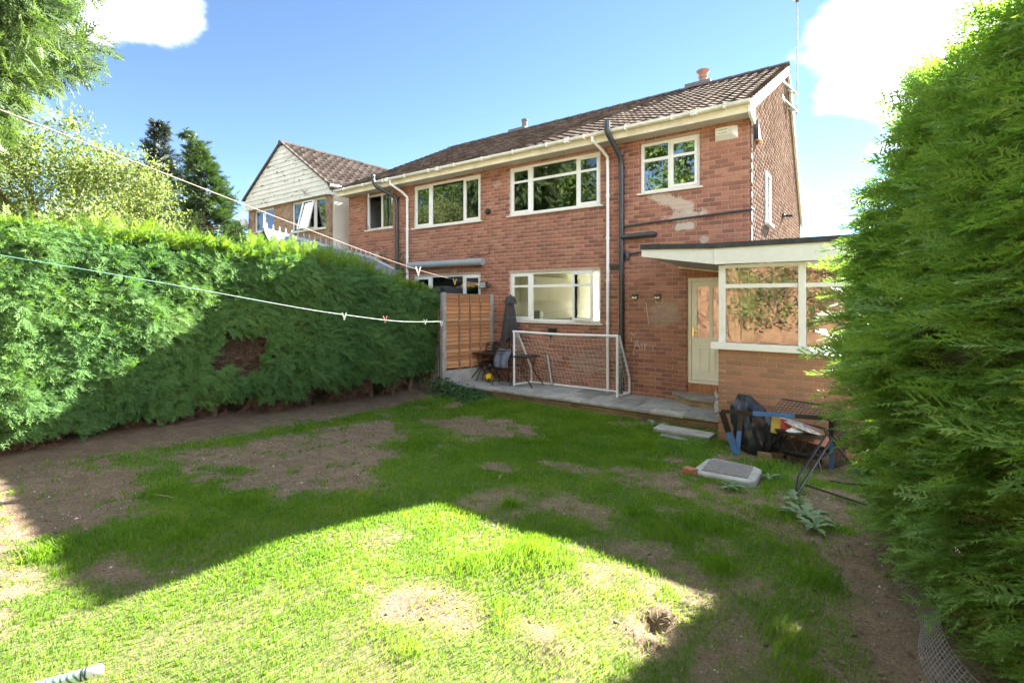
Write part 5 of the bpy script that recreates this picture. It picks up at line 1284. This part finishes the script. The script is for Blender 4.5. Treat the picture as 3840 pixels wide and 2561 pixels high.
tag(MB().tube([(-5.86, WY - .16, PATIO + .02), (-6.06, WY - .03, .72)], .028, 10).build('metal_pole', M['metal_grey'], None, True), 'grey metal pole leaning on the wall behind the goal net', 'pole')

# ------------------------------------------------------------------ parasol, table, chairs, ball
pa = empty('parasol', (-6.93, 9.38, PATIO), 'folded charcoal parasol standing in the garden table', 'parasol')
def folded(c, prof, folds, seg=48, depth=.3, ph=0, hem=0):
    m_ = MB(); n0 = len(prof)
    for i, (r_, h) in enumerate(prof):
        for k in range(seg):
            t_ = 2 * math.pi * k / seg; w = 1 - depth * (.5 + .5 * math.cos(folds * t_ + ph)) * (i / (n0 - 1)) ** .5
            dz = hem * math.cos(folds * t_ + ph) if i == n0 - 1 else 0
            m_.v.append((c[0] + r_ * w * math.cos(t_), c[1] + r_ * w * math.sin(t_), h + dz))
    for i in range(n0 - 1):
        for k in range(seg): k2 = (k + 1) % seg; m_.f.append((i * seg + k, i * seg + k2, (i + 1) * seg + k2, (i + 1) * seg + k))
    return m_
folded((-6.93, 9.38), [(.015, 2.10), (.10, 2.06), (.135, 1.98), (.15, 1.90)], 6, depth=.2, hem=.02).build('vent_cap', M['parasol'], pa, True)
folded((-6.95, 9.38), [(.05, 1.98), (.11, 1.86), (.14, 1.65), (.175, 1.40), (.21, 1.20), (.235, 1.03)], 6, depth=.5, hem=.09, ph=.4).build('canopy', M['parasol'], pa, True)
MB().tube([(-6.99, 9.38, PATIO), (-6.93, 9.38, 2.12)], .018, 8).build('pole', M['black'], pa, True)
ta = empty('garden_table', (-7.1, 9.2, PATIO), 'black metal garden table beside the fence under the folded parasol', 'table')
MB().box(-7.78, -6.15, 8.98, 9.52, .70, .725).build('table_top', M['black_plastic'], ta, bevel=.008)
for x in (-7.66, -6.28):
    for y, f_ in ((9.02, -.0), (9.48, 0)): MB().tube([(x, y, .70), (x + (.10 if x < -7 else -.10), y, .40), (x - (.18 if x < -7 else -.18), y, .10), (x - (.2 if x < -7 else -.2), y, PATIO)], .014, 8).build('leg', M['black'], ta, True)
MB().tube([(-7.55, 9.25, .36), (-6.4, 9.25, .36)], .012, 8).build('stretcher', M['black'], ta)
def folding_chair(loc, rz, label):
    e = empty('garden_chair', (0, 0, 0), label, 'chair', 'black metal chairs at the garden table')
    for s_ in (-.22, .22):
        MB().tube([(s_, .22, 0), (s_, -.02, .45), (s_, -.14, .88)], .011, 8).build('leg', M['black'], e, True)
        MB().tube([(s_, -.22, 0), (s_, .18, .46)], .011, 8).build('leg', M['black'], e, True)
    MB().box(-.21, .21, -.02, .36 - .14, .44, .46).build('seat', M['black_plastic'], e)
    b_ = MB().tube([(-.22, -.14, .88), (-.1, -.15, .915), (.1, -.15, .915), (.22, -.14, .88)], .012, 8)
    for i in range(5): b_.bar((-.2, -.06 - i * .019, .55 + i * .075), (.2, -.06 - i * .019, .55 + i * .075), .012, .022)
    b_.build('backrest', M['black'], e)
    e.location = loc; e.rotation_euler = (0, 0, rz); return e
folding_chair((-7.44, 9.42, PATIO), 2.9, 'black slatted garden chair pushed into the corner by the fence')
folding_chair((-7.42, 9.20, PATIO), 3.05, 'black slatted garden chair in front of another, beside the yellow ball')
ch3 = folding_chair((-6.86, 9.06, PATIO), .25, 'black garden chair with grey blanket draped over it')
bk_ = MB(); nu, nv = 10, 16
for j in range(nv + 1):
    t_ = j / nv
    for i in range(nu + 1):
        u = i / nu; x = -7.02 + u * .42 + .03 * math.sin(j * .4)
        if t_ < .5: y = 9.30 - .34 * (t_ / .5); z = .78 + .07 * math.sin(t_ * 3.1) + .02 * math.sin(u * 9)
        else: q_ = (t_ - .5) / .5; y = 8.96 - .05 * math.sin(q_ * 2.4); z = .80 - .36 * q_
        bk_.v.append((x - .04 * t_, y + .025 * math.sin(u * 14 + t_ * 3), z + .012 * math.sin(u * 17)))
for j in range(nv):
    for i in range(nu): a = j * (nu + 1) + i; bk_.f.append((a, a + 1, a + nu + 2, a + nu + 1))
o = bk_.build('blanket', M['blanket'], None, True); tag(o, 'grey blue blanket draped over the black garden chair', 'blanket'); o.modifiers.new('thick', 'SOLIDIFY').thickness = .012
bt = NT('ball_print'); vv = bt.new('ShaderNodeTexVoronoi', Scale=9.0); bt.l.new(bt.new('ShaderNodeTexCoord').outputs['Object'], vv.inputs['Vector'])
bc = bt.ramp(bt.noise(11, 1), [(.40, (.05, .04, .02)), (.46, (.72, .48, .02))])
o = MB().lathe((0, 0, 0), [(.11 * math.sin(math.pi * k / 14) + .0005, -.11 * math.cos(math.pi * k / 14)) for k in range(15)], 20).build('football', bt.done(bt.principled(bc, .4)), None, True)
o.location = (-7.36, 9.10, PATIO + .11); tag(o, 'yellow football with dark patches on the patio under the table', 'ball')

# ornament on the patio by the extension corner
sn = empty('garden_ornament', (-2.14, 9.0, PATIO), 'small pale grey animal ornament beside the door step', 'ornament'); gm = plain('ornament_glaze', (.46, .46, .46), .6, var=.4, scale=18)
MB().lathe((-2.14, 8.98, PATIO), [(.085, 0), (.10, .05), (.10, .12), (.075, .20), (.055, .24)], 14).build('body', gm, sn, True)
MB().lathe((-2.145, 8.965, .325), [(.0, -.075), (.055, -.05), (.07, 0), (.055, .05), (.0, .07)], 14).build('head', gm, sn, True)
for s_ in (-1, 1): MB().lathe((-2.145 + s_ * .055, 8.965, .365), [(.028, -.03), (.03, .02), (.01, .06)], 8).build('ear', gm, sn, True)
MB().lathe((-2.16, 8.895, .31), [(.0, -.03), (.03, 0), (.0, .03)], 8, 'Y').build('muzzle', gm, sn, True)

# ------------------------------------------------------------------ clutter by the extension wall
rb = empty('folding_goal', (-1.1, 7.3, -.13), 'black and blue folding training goal frame with square net', 'goal frame')
def sleeve(a, b, w, parts, rr=.022):
    a, b = Vector(a), Vector(b)
    for t0, t1, mt in parts: MB().bar(a.lerp(b, t0), a.lerp(b, t1), w, .03, (0, 1, 0)).build('frame_bar', M[mt], rb)
TL, TR = Vector((-1.70, 7.22, .455)), Vector((-.42, 7.10, .56)); F1_, F2_ = Vector((-1.53, 7.28, gz(-1.53, 7.28))), Vector((-.44, 7.45, gz(-.44, 7.45)))
sleeve(TL, TR, .05, [(0, .315, 'black'), (.315, .70, 'blue'), (.70, 1, 'black')])
sleeve(TL, F1_, .075, [(0, .48, 'black'), (.48, 1, 'blue')]); sleeve((-1.47, 7.34, .46), F1_ + Vector((.01, .02, 0)), .06, [(0, .45, 'black'), (.45, 1, 'blue')])
sleeve(TR, F2_, .05, [(0, .4, 'black'), (.4, 1, 'blue')])
BK = Vector((-.36, 7.55, .62)); BK2 = Vector((-1.02, 7.62, .64))
MB().tube([TR, (-.38, 7.2, .62), BK, (-.30, 7.6, .45), (-.28, 7.55, .1)], .02, 8).tube([BK, BK2], .012, 6).build('back_hoop', M['black'], rb, True)
nn_ = MB()
for i in range(15):
    t_ = i / 14; nn_.tube([TL.lerp(TR, .47 + .5 * t_), BK2.lerp(BK, t_)], .0045, 4, False)
for j in range(7):
    t_ = j / 6; nn_.tube([TL.lerp(TR, .47).lerp(BK2, t_), TL.lerp(TR, .97).lerp(BK, t_)], .0045, 4, False)
for i in range(12):
    t_ = i / 11; nn_.tube([TR.lerp(BK, t_), F2_.lerp(Vector((-.28, 7.6, -.1)), t_)], .0045, 4, False); nn_.tube([TR.lerp(F2_, t_), BK.lerp(Vector((-.28, 7.6, -.1)), t_)], .0045, 4, False)
tag(nn_.build('net', M['black'], rb), kind='stuff')
bag = MB(); rnd = random.Random(9); nu, nv = 44, 30
for j in range(nv + 1):
    t_ = j / nv
    for i in range(nu):
        a = 2 * math.pi * i / nu; rad = np.interp(t_, [0, .2, .55, .8, .92, 1], [.20, .27, .25, .19, .10, .07]) * (1 + .13 * math.sin(3 * a + 5 * t_) + .07 * math.sin(7 * a + 4 * t_) + .05 * math.sin(13 * a - 9 * t_) + .035 * math.sin(23 * a + 14 * t_)) + rnd.uniform(-.003, .003)
        bag.v.append((-1.32 + rad * math.cos(a) * 1.05 - .17 * t_ ** 2, 7.62 + rad * math.sin(a) * .8, -.15 + .78 * t_ + .02 * math.sin(5 * a + 11 * t_)))
for j in range(nv):
    for i in range(nu): i2 = (i + 1) % nu; bag.f.append((j * nu + i, j * nu + i2, (j + 1) * nu + i2, (j + 1) * nu + i))
bag.f.append(tuple(nv * nu + i for i in range(nu)))
tag(bag.build('bin_bag', M['sack'], None, True), 'creased black plastic bag propped against the extension wall', 'bag')
# fire pit with cut-out lattice
fp = empty('fire_pit', (-.74, 7.42, -.13), 'rusty black fire pit bowl with lattice sides full of cardboard', 'fire pit'); c = (-.76, 7.40); rr = .33
MB().lathe((c[0], c[1], 0), [(.10, -.04), (.24, .0), (.315, .06), (.325, .085)], 24).build('bowl', M['black'], fp, True)
lt = MB(); lt.lathe((c[0], c[1], 0), [(rr, .285), (rr + .012, .29), (rr + .012, .32), (rr, .32)], 28); lt.lathe((c[0], c[1], 0), [(rr - .006, .07), (rr + .004, .07), (rr + .004, .10), (rr - .006, .10)], 28)
for i in range(16):
    for s_ in (-1, 1):
        a0, a1 = 2 * math.pi * i / 16, 2 * math.pi * (i + s_) / 16
        lt.bar((c[0] + rr * math.cos(a0), c[1] + rr * math.sin(a0), .085), (c[0] + rr * math.cos(a1), c[1] + rr * math.sin(a1), .30), .008, .022, (math.cos(a0), math.sin(a0), 0))
lt.build('lattice', M['black'], fp)
for a in (.8, 2.4, 4.2, 5.6): MB().tube([(c[0] + .24 * math.cos(a), c[1] + .24 * math.sin(a), .02), (c[0] + .30 * math.cos(a), c[1] + .30 * math.sin(a), -.16)], .014, 6).build('leg', M['black'], fp)
card = lambda n_, c_: plain(n_, c_, .7, var=.15, scale=5)
ct = NT('printed_carton'); tcx = ct.new('ShaderNodeTexCoord'); sx = ct.new('ShaderNodeSeparateXYZ'); ct.l.new(tcx.outputs['Generated'], sx.inputs[0])
ccol = ct.ramp(sx.outputs['X'], [(.0, (.34, .27, .05)), (.24, (.40, .25, .03)), (.30, (.33, .03, .022)), (.70, (.30, .028, .022)), (.78, (.32, .14, .035)), (1, (.28, .12, .035))])
cb1 = MB().obox((-.90, 7.28, .325), (.19, .03, -.035), (.0, .05, .095), (0, .02, -.008)).build('food_carton', ct.done(ct.principled(ccol, .5)), None); tag(cb1, 'red and yellow printed food carton standing in the fire pit', 'carton')
text('ISS', .075, (-.84, 7.19, .425), (R(62), R(100), R(10)), card('carton_print', (.85, .6, .35)), cb1)
ld = MB(); pts = []
for k in range(9):
    t_ = k / 8; pts.append((-1.02 + .56 * t_, 7.36 - .04 * t_, .445 - .06 * t_ ** 2 - .05 * t_))
for k in range(8): ld.poly([pts[k], pts[k + 1], Vector(pts[k + 1]) + Vector((.05, -.20 * math.sin(math.pi * min(1, (k + 1.5) / 9)), -.05)), Vector(pts[k]) + Vector((.05, -.20 * math.sin(math.pi * min(1, (k + .5) / 9)), -.05))])
o = ld.build('card_sheet', card('grey_card', (.52, .51, .53)), None, True); o.modifiers.new('thick', 'SOLIDIFY').thickness = .006; tag(o, 'curled pale grey card sheet lying across the fire pit', 'cardboard')
tag(MB().obox((-.62, 7.20, .30), (.17, -.02, -.03), (.02, .09, .07), (0, .01, -.008)).build('food_carton', card('brown_print', (.38, .16, .10)), None), 'brown printed carton at the right end of the fire pit', 'carton')
cr_ = MB().lathe((-.83, 7.20, .30), [(.0, -.04), (.08, -.03), (.11, 0), (.07, .035), (.0, .05)], 9)
for i, v in enumerate(cr_.v): cr_.v[i] = (v[0] + random.uniform(-.025, .025) * 1.6, v[1] + random.uniform(-.02, .02), v[2] + random.uniform(-.02, .02))
tag(cr_.build('paper', card('white_paper', (.70, .72, .76)), None), 'crumpled white paper on the rim of the fire pit', 'paper')
# black folding trestle lying in front
tr_ = empty('folding_trestle', (-.5, 6.6, -.1), 'collapsed black metal folding stand in front of the fire pit', 'stand'); ap = Vector((-.47, 7.0, .37)); fa = Vector((-.68, 5.98, gz(-.68, 5.98) + .02)); fb_ = Vector((-.08, 6.9, gz(-.08, 6.9) + .05))
k1 = ap.lerp(fa, .70) + Vector((-.06, .02, -.03))
MB().tube([ap, ap.lerp(fa, .42) + Vector((-.02, 0, 0)), k1, fa], .013, 8).tube([ap + Vector((.07, 0, -.02)), fa + Vector((.01, 0, 0))], .014, 8).build('leg', M['black'], tr_, True)
MB().tube([ap + Vector((-.02, .02, .06)), fb_], .014, 8).build('leg', M['black'], tr_, True)
MB().tube([fa.lerp(ap, .2) + Vector((.04, .02, -.04)), (-.05, 6.05, gz(-.05, 6.05) + .03)], .012, 8).build('foot_bar', M['black'], tr_, True)
MB().tube([(-.42, 6.75, gz(-.42, 6.75) + .03), (-.02, 6.75, gz(0, 6.75) + .03)], .012, 8).build('foot_bar', M['black'], tr_, True)
MB().box(fb_.x - .05, fb_.x + .07, fb_.y - .06, fb_.y + .04, fb_.z - .04, fb_.z + .05).build('hinge', M['black_plastic'], tr_, bevel=.015)
for i, (x, y) in enumerate(((-1.10, 7.55), (-1.20, 7.40))): tag(MB().obox((x, y, gz(x, y) + .03), (.09, .03 * (1 - 2 * i), 0), (-.015, .05, 0), (0, 0, .035)).build('loose_brick', M['riser_brick'], None), ('loose buff brick tight against the extension wall', 'loose buff brick lying between bag and fire pit')[i], 'brick')

# ------------------------------------------------------------------ inspection cover
mh = empty('inspection_cover', (-1.39, 6.2, -.1), 'raised concrete block with ribbed metal inspection cover in the lawn', 'drain cover')
m_ = MB(); zt = -.005; bz = -.2
q0 = [(-1.74, 5.87), (-1.70, 6.48), (-1.64, 6.55), (-1.16, 6.53), (-1.07, 6.45), (-1.06, 6.0), (-1.12, 5.92)]
m_.prism(q0, bz, zt); m_.build('concrete_block', plain('pale_concrete', (.44, .43, .41), .9, var=.25, scale=7, bump=.5, dirt=((.28, .26, .2), .5)), mh, bevel=.02)
MB().obox((-1.40, 6.23, zt + .004), (.245, .012, 0), (-.012, .235, 0), (0, 0, .006)).build('cover_plate', plain('cover_steel', (.30, .28, .265), .7, metal=.3, var=.25, scale=20), mh)
rbm = MB()
for i in range(19): t_ = -1 + 2 * (i + .5) / 19; rbm.obox((-1.40 + .245 * t_, 6.23 + .012 * t_, zt + .013), (.006, 0, 0), (-.011, .22, 0), (0, 0, .004))
tag(rbm.build('ribs', plain('rib_steel', (.36, .335, .32), .7, metal=.3, var=.25, scale=20), mh), kind='stuff')
tag(MB().obox((-1.72, 5.82, gz(-1.72, 5.82) + .04), (.06, -.02, 0), (.02, .05, 0), (0, 0, .04)).build('loose_brick', M['orange_tile'], None), 'orange brick fragment tucked against the inspection cover block', 'brick')

# ------------------------------------------------------------------ washing lines and pegs
def catenary(pts, n=40):
    P = [Vector(p) for p in pts]; out = []
    for i in range(len(P) - 1):
        p0, p1, p2, p3 = P[max(i - 1, 0)], P[i], P[i + 1], P[min(i + 2, len(P) - 1)]
        for k in range(n // (len(P) - 1)):
            t_ = k / (n // (len(P) - 1)); out.append(.5 * ((2 * p1) + (-p0 + p2) * t_ + (2 * p0 - 5 * p1 + 4 * p2 - p3) * t_ ** 2 + (-p0 + 3 * p1 - 3 * p2 + p3) * t_ ** 3))
    return out + [P[-1]]
tag(MB().tube(catenary([(-2.1, -3.6, 2.75), (-2.86, .38, 2.18), (-3.2, 2.235, 1.885), (-3.44, 3.53, 1.783), (-3.95, 6.4, 1.80), (-4.54, 9.57, 1.985)]), .0018, 6).build('washing_line', plain('teal_line', (.04, .20, .155), .5, var=.2), None, True), 'green washing line sagging low across the garden to the downpipe', 'washing line')
tag(MB().tube(catenary([(-.2, -3.4, 2.9), (-1.43, .19, 2.385), (-3.32, 3.09, 2.268), (-5.3, 6.2, 2.26), (-7.62, 9.62, 2.36)]), .0015, 6).build('washing_line', plain('cream_line', (.22, .175, .145), .6, var=.1), None, True), 'pale upper washing line slanting down from the left to the house wall', 'washing line')
def peg(p, c_, label, ang=.25, s_=1.0, tilt=0):
    s_ *= .72; ang *= .6; c_ = tuple(q * .75 for q in c_)
    e = empty('clothes_peg', p, label, 'peg', 'pegs on the washing lines'); p = Vector(p); mt = plain('peg_' + label[:12], c_, .4)
    for k in (-1, 1):
        MB().obox(p + Vector((k * .009 * s_, k * .006 * s_, .0)), (.005 * s_ * math.cos(ang), 0, 0), (0, .005 * s_, 0), (k * math.sin(ang) * .04 * s_, k * .01, .045 * s_)).build('jaw', mt, e)
    MB().tube([p + Vector((-.01, -.006, -.01)), p + Vector((.01, .006, -.01))], .004 * s_, 6).build('spring', M['metal_grey'], e)
peg((-3.20, 2.235, 1.875), (.62, .72, .55), 'pale green peg on the low washing line in front of the hedge', .12, .8)
peg((-3.30, 2.70, 1.835), (.72, .25, .25), 'pink peg on the low washing line in front of the hedge', .18, .85)
peg((-3.385, 3.24, 1.79), (.66, .72, .72), 'pale peg on the low washing line near the hedge end', .18, .7)
peg((-3.43, 3.50, 1.76), (.78, .80, .84), 'white peg on the low washing line in front of the fence post', .05, .8)
peg((-3.32, 3.09, 2.255), (.84, .84, .82), 'large white peg on the upper washing line', .3, 1.25)
peg((-4.33, 4.66, 2.225), (.75, .55, .12), 'yellow peg on the upper washing line in front of the window', .22, 1.15)

# ------------------------------------------------------------------ striped plastic bat in the lit grass
ba = empty('toy_bat', (-3.2, .55, .12), 'green and white patterned plastic bat lying in the lower left grass', 'toy')
a, b = Vector((-3.11, .73, .165)), Vector((-3.34, .38, .125)); d = (b - a).normalized()
bm_ = NT('bat_print'); bo = bm_.new('ShaderNodeTexCoord'); bcx = bm_.new('ShaderNodeTexWave', Scale=16.0, Distortion=3.0); bcx.bands_direction = 'DIAGONAL'; bm_.l.new(bo.outputs['Object'], bcx.inputs['Vector'])
bcol = bm_.ramp(bcx.outputs['Fac'], [(.30, (.07, .19, .13)), (.42, (.55, .72, .62))])
MB().tube([a, a.lerp(b, .25), a.lerp(b, .6), b], [.026, .028, .030, .032], 16).build('barrel', bm_.done(bm_.principled(bcol, .35)), ba, True)
wp = plain('white_cap', (.75, .75, .70), .35, var=.06)
MB().tube([a - d * .052, a - d * .048, a - d * .035, a - d * .014, a + d * .004], [.007, .020, .028, .030, .028], 16).build('end_cap', wp, ba, True)
for t_ in (.010, .026): MB().tube([a + d * t_, a + d * (t_ + .007)], .0292, 16).build('ring', M['black_pipe'], ba)
s_ = Vector((.35, -.85, -.05)).normalized(); MB().tube([a - d * .032 + s_ * .020, a - d * .032 + s_ * .0295], .011, 12).build('hole', plain('bat_hole', (.13, .10, .06), .8), ba)

# ------------------------------------------------------------------ broad-leaved weeds
def weed(x, y, n, ln, label, seed, wide=.15, mat=None):
    rnd = random.Random(seed); e = empty('weed', (x, y, gz(x, y)), label, 'weed', 'broad leaved weeds on the lawn'); z0 = gz(x, y)
    for i in range(n):
        a = 2 * math.pi * i / n + rnd.uniform(-.4, .4); l = ln * rnd.uniform(.6, 1.15); m_ = MB(); k = 7; lift = rnd.uniform(.25, .7)
        for j in range(k + 1):
            t_ = j / k; w = wide * l * math.sin(math.pi * (t_ * .92 + .06)) ** .8 * (1.4 if j % 2 else .55); h = l * lift * (t_ - .75 * t_ * t_) * 1.6
            c_, s2 = math.cos(a), math.sin(a)
            for sg, dz in ((-1, .012), (0, 0), (1, .012)): m_.v.append((x + c_ * l * t_ - s2 * w * sg, y + s2 * l * t_ + c_ * w * sg, z0 + .01 + h + dz))
        for j in range(k):
            for q_ in range(2): b0 = j * 3 + q_; m_.f.append((b0, b0 + 1, b0 + 4, b0 + 3))
        m_.build('leaf', mat or M['weed'], e, True)
M['weed'] = leaf_mat('weed_leaf', [(0, (.14, .24, .12)), (1, (.27, .36, .22))], .25, .5)
weed(-1.25, 5.70, 10, .17, 'glaucous weed in front of the inspection cover block', 1)
weed(-.98, 6.36, 7, .15, 'pale weed at the right corner of the inspection cover block', 2)
weed(-.52, 5.30, 11, .24, 'large sprawling thistle-like weed left of the cypress hedge', 3)
weed(-.64, 5.72, 8, .20, 'weed at the foot of the collapsed black stand', 4)
weed(-.42, 5.02, 8, .18, 'small weed nearest the cypress hedge foot', 5)
weed(-5.30, 4.66, 7, .10, 'tiny grey weed beside a grass tuft on the bare soil', 6)
weed(-2.95, 8.20, 9, .22, 'broad leaved weed against the patio edge bricks', 7)
weed(-4.20, 8.22, 6, .12, 'small pale weed below the patio edge under the goal', 8)
# leafy ground cover at the hedge end
rg = np.random.default_rng(44); n = 1700; x = rg.uniform(-8.3, -6.55, n); y = 8.35 - (x + 8.3) * .12 + rg.normal(-.1, .22, n); k = y < 8.40; x, y = x[k], y[k]; z = ground_z(x, y) + rg.uniform(.0, .34, len(x)) * np.clip(1.15 - (x + 8.3) / 2.0, .2, 1)
V, F = scatter(np.stack([x, y, z], 1), np.stack([rg.normal(0, 1, len(x)), rg.normal(-.2, 1, len(x)), rg.uniform(-.1, .6, len(x))], 1), rg.uniform(.04, .085, len(x)), *LQ, rg)
gc = np_mesh('ground_cover', V, F, leaf_mat('ground_cover_leaf', [(0, (.03, .10, .04)), (1, (.09, .19, .08))], .3)); tag(link('ground_cover', gc), 'leafy green ground cover at the foot of the hedge end', 'ground cover', None, 'stuff')
# sprigs of a shrub in front of the neighbour's downpipe
for i, (x, y, z, h) in enumerate(((-11.0, 8.9, 2.7, .75), (-10.45, 9.0, 2.7, .7))):
    e = empty('shrub_sprig', (x, y, 0), ('grey-green shrub sprig left of the white downpipe above the hedge', 'thin shrub sprig right of the white downpipe above the hedge')[i], 'shrub', 'sprigs above the hedge')
    MB().tube([(x, y, 0), (x + .05, y, 1.8), (x + .1, y - .02, z + h)], [.03, .02, .004], 6).build('stem', M['bark'], e)
    m = (90, 40)[i]; t_ = rg.random(m); P = np.stack([x + .1 + rg.normal(0, .03, m), np.full(m, y) + rg.normal(0, .03, m), z - .3 + (h + .3) * t_], 1)
    V, F = scatter(P, np.stack([rg.normal(0, 1, m), rg.normal(0, 1, m), rg.uniform(.2, .9, m)], 1), (.30 - .2 * t_) * rg.uniform(.6, 1, m), *TU[1], rg); tag(link('foliage', np_mesh('foliage', V, F, M['conif']), e), kind='stuff')

# wire netting along the foot of the right hedge
wn2 = empty('wire_netting', (.3, 3.5, .1), 'grey welded wire netting at the foot of the right hedge', 'netting'); m_ = MB()
def wp_(u, v): y = 4.4 - u * 1.9; x = np.interp(y, [2.5, 3.2, 3.8, 4.4], [.42, .27, .20, .10]) + .05 * math.sin(u * 9) + .10 * v; return Vector((x, y, gz(x, y) - .01 + .20 * v))
for i in range(58): m_.tube([wp_(i / 57, j / 4) for j in range(5)], .0013, 3, False)
for j in range(12): m_.tube([wp_(i / 30, j / 11) for i in range(31)], .0013, 3, False)
tag(m_.build('mesh_wires', M['metal_grey'], wn2), kind='stuff')
# sticks and leaf litter
for i, (x, y, a, l) in enumerate(((-5.65, 1.82, .25, .28), (-4.6, 4.45, 1.0, .16), (-3.35, 4.3, 2.0, .22))):
    tag(MB().tube([(x, y, gz(x, y) + .012), (x + l * .5 * math.cos(a), y + l * .5 * math.sin(a), gz(x, y) + .02), (x + l * math.cos(a), y + l * math.sin(a), gz(x + l * math.cos(a), y + l * math.sin(a)) + .012)], [.007, .006, .004], 6).build('stick', plain('stick_%d' % i, (.32, .24, .17), .9), None), ('pale stick on the bare earth at the left', 'short twig on the dark bare soil in the middle', 'curved twig lying on the shaded grass')[i], 'stick')
n = 420; rg = np.random.default_rng(61); x = np.concatenate([rg.uniform(-8.4, -6.8, 260), rg.uniform(-.4, .6, 160)]); y = np.concatenate([rg.uniform(1, 7.5, 260), rg.uniform(2.4, 6, 160)]); z = ground_z(x, y) + .008
V, F = scatter(np.stack([x, y, z], 1), np.stack([rg.normal(0, 1, n), rg.normal(0, 1, n), rg.normal(0, .15, n)], 1), rg.uniform(.02, .06, n), *LQ, rg, (0, 0, 1), .8)
tag(link('leaf_litter', np_mesh('leaf_litter', V, F, M['hedge_dead'])), 'brown fallen leaves and needles under the hedges', 'leaf litter', None, 'stuff')
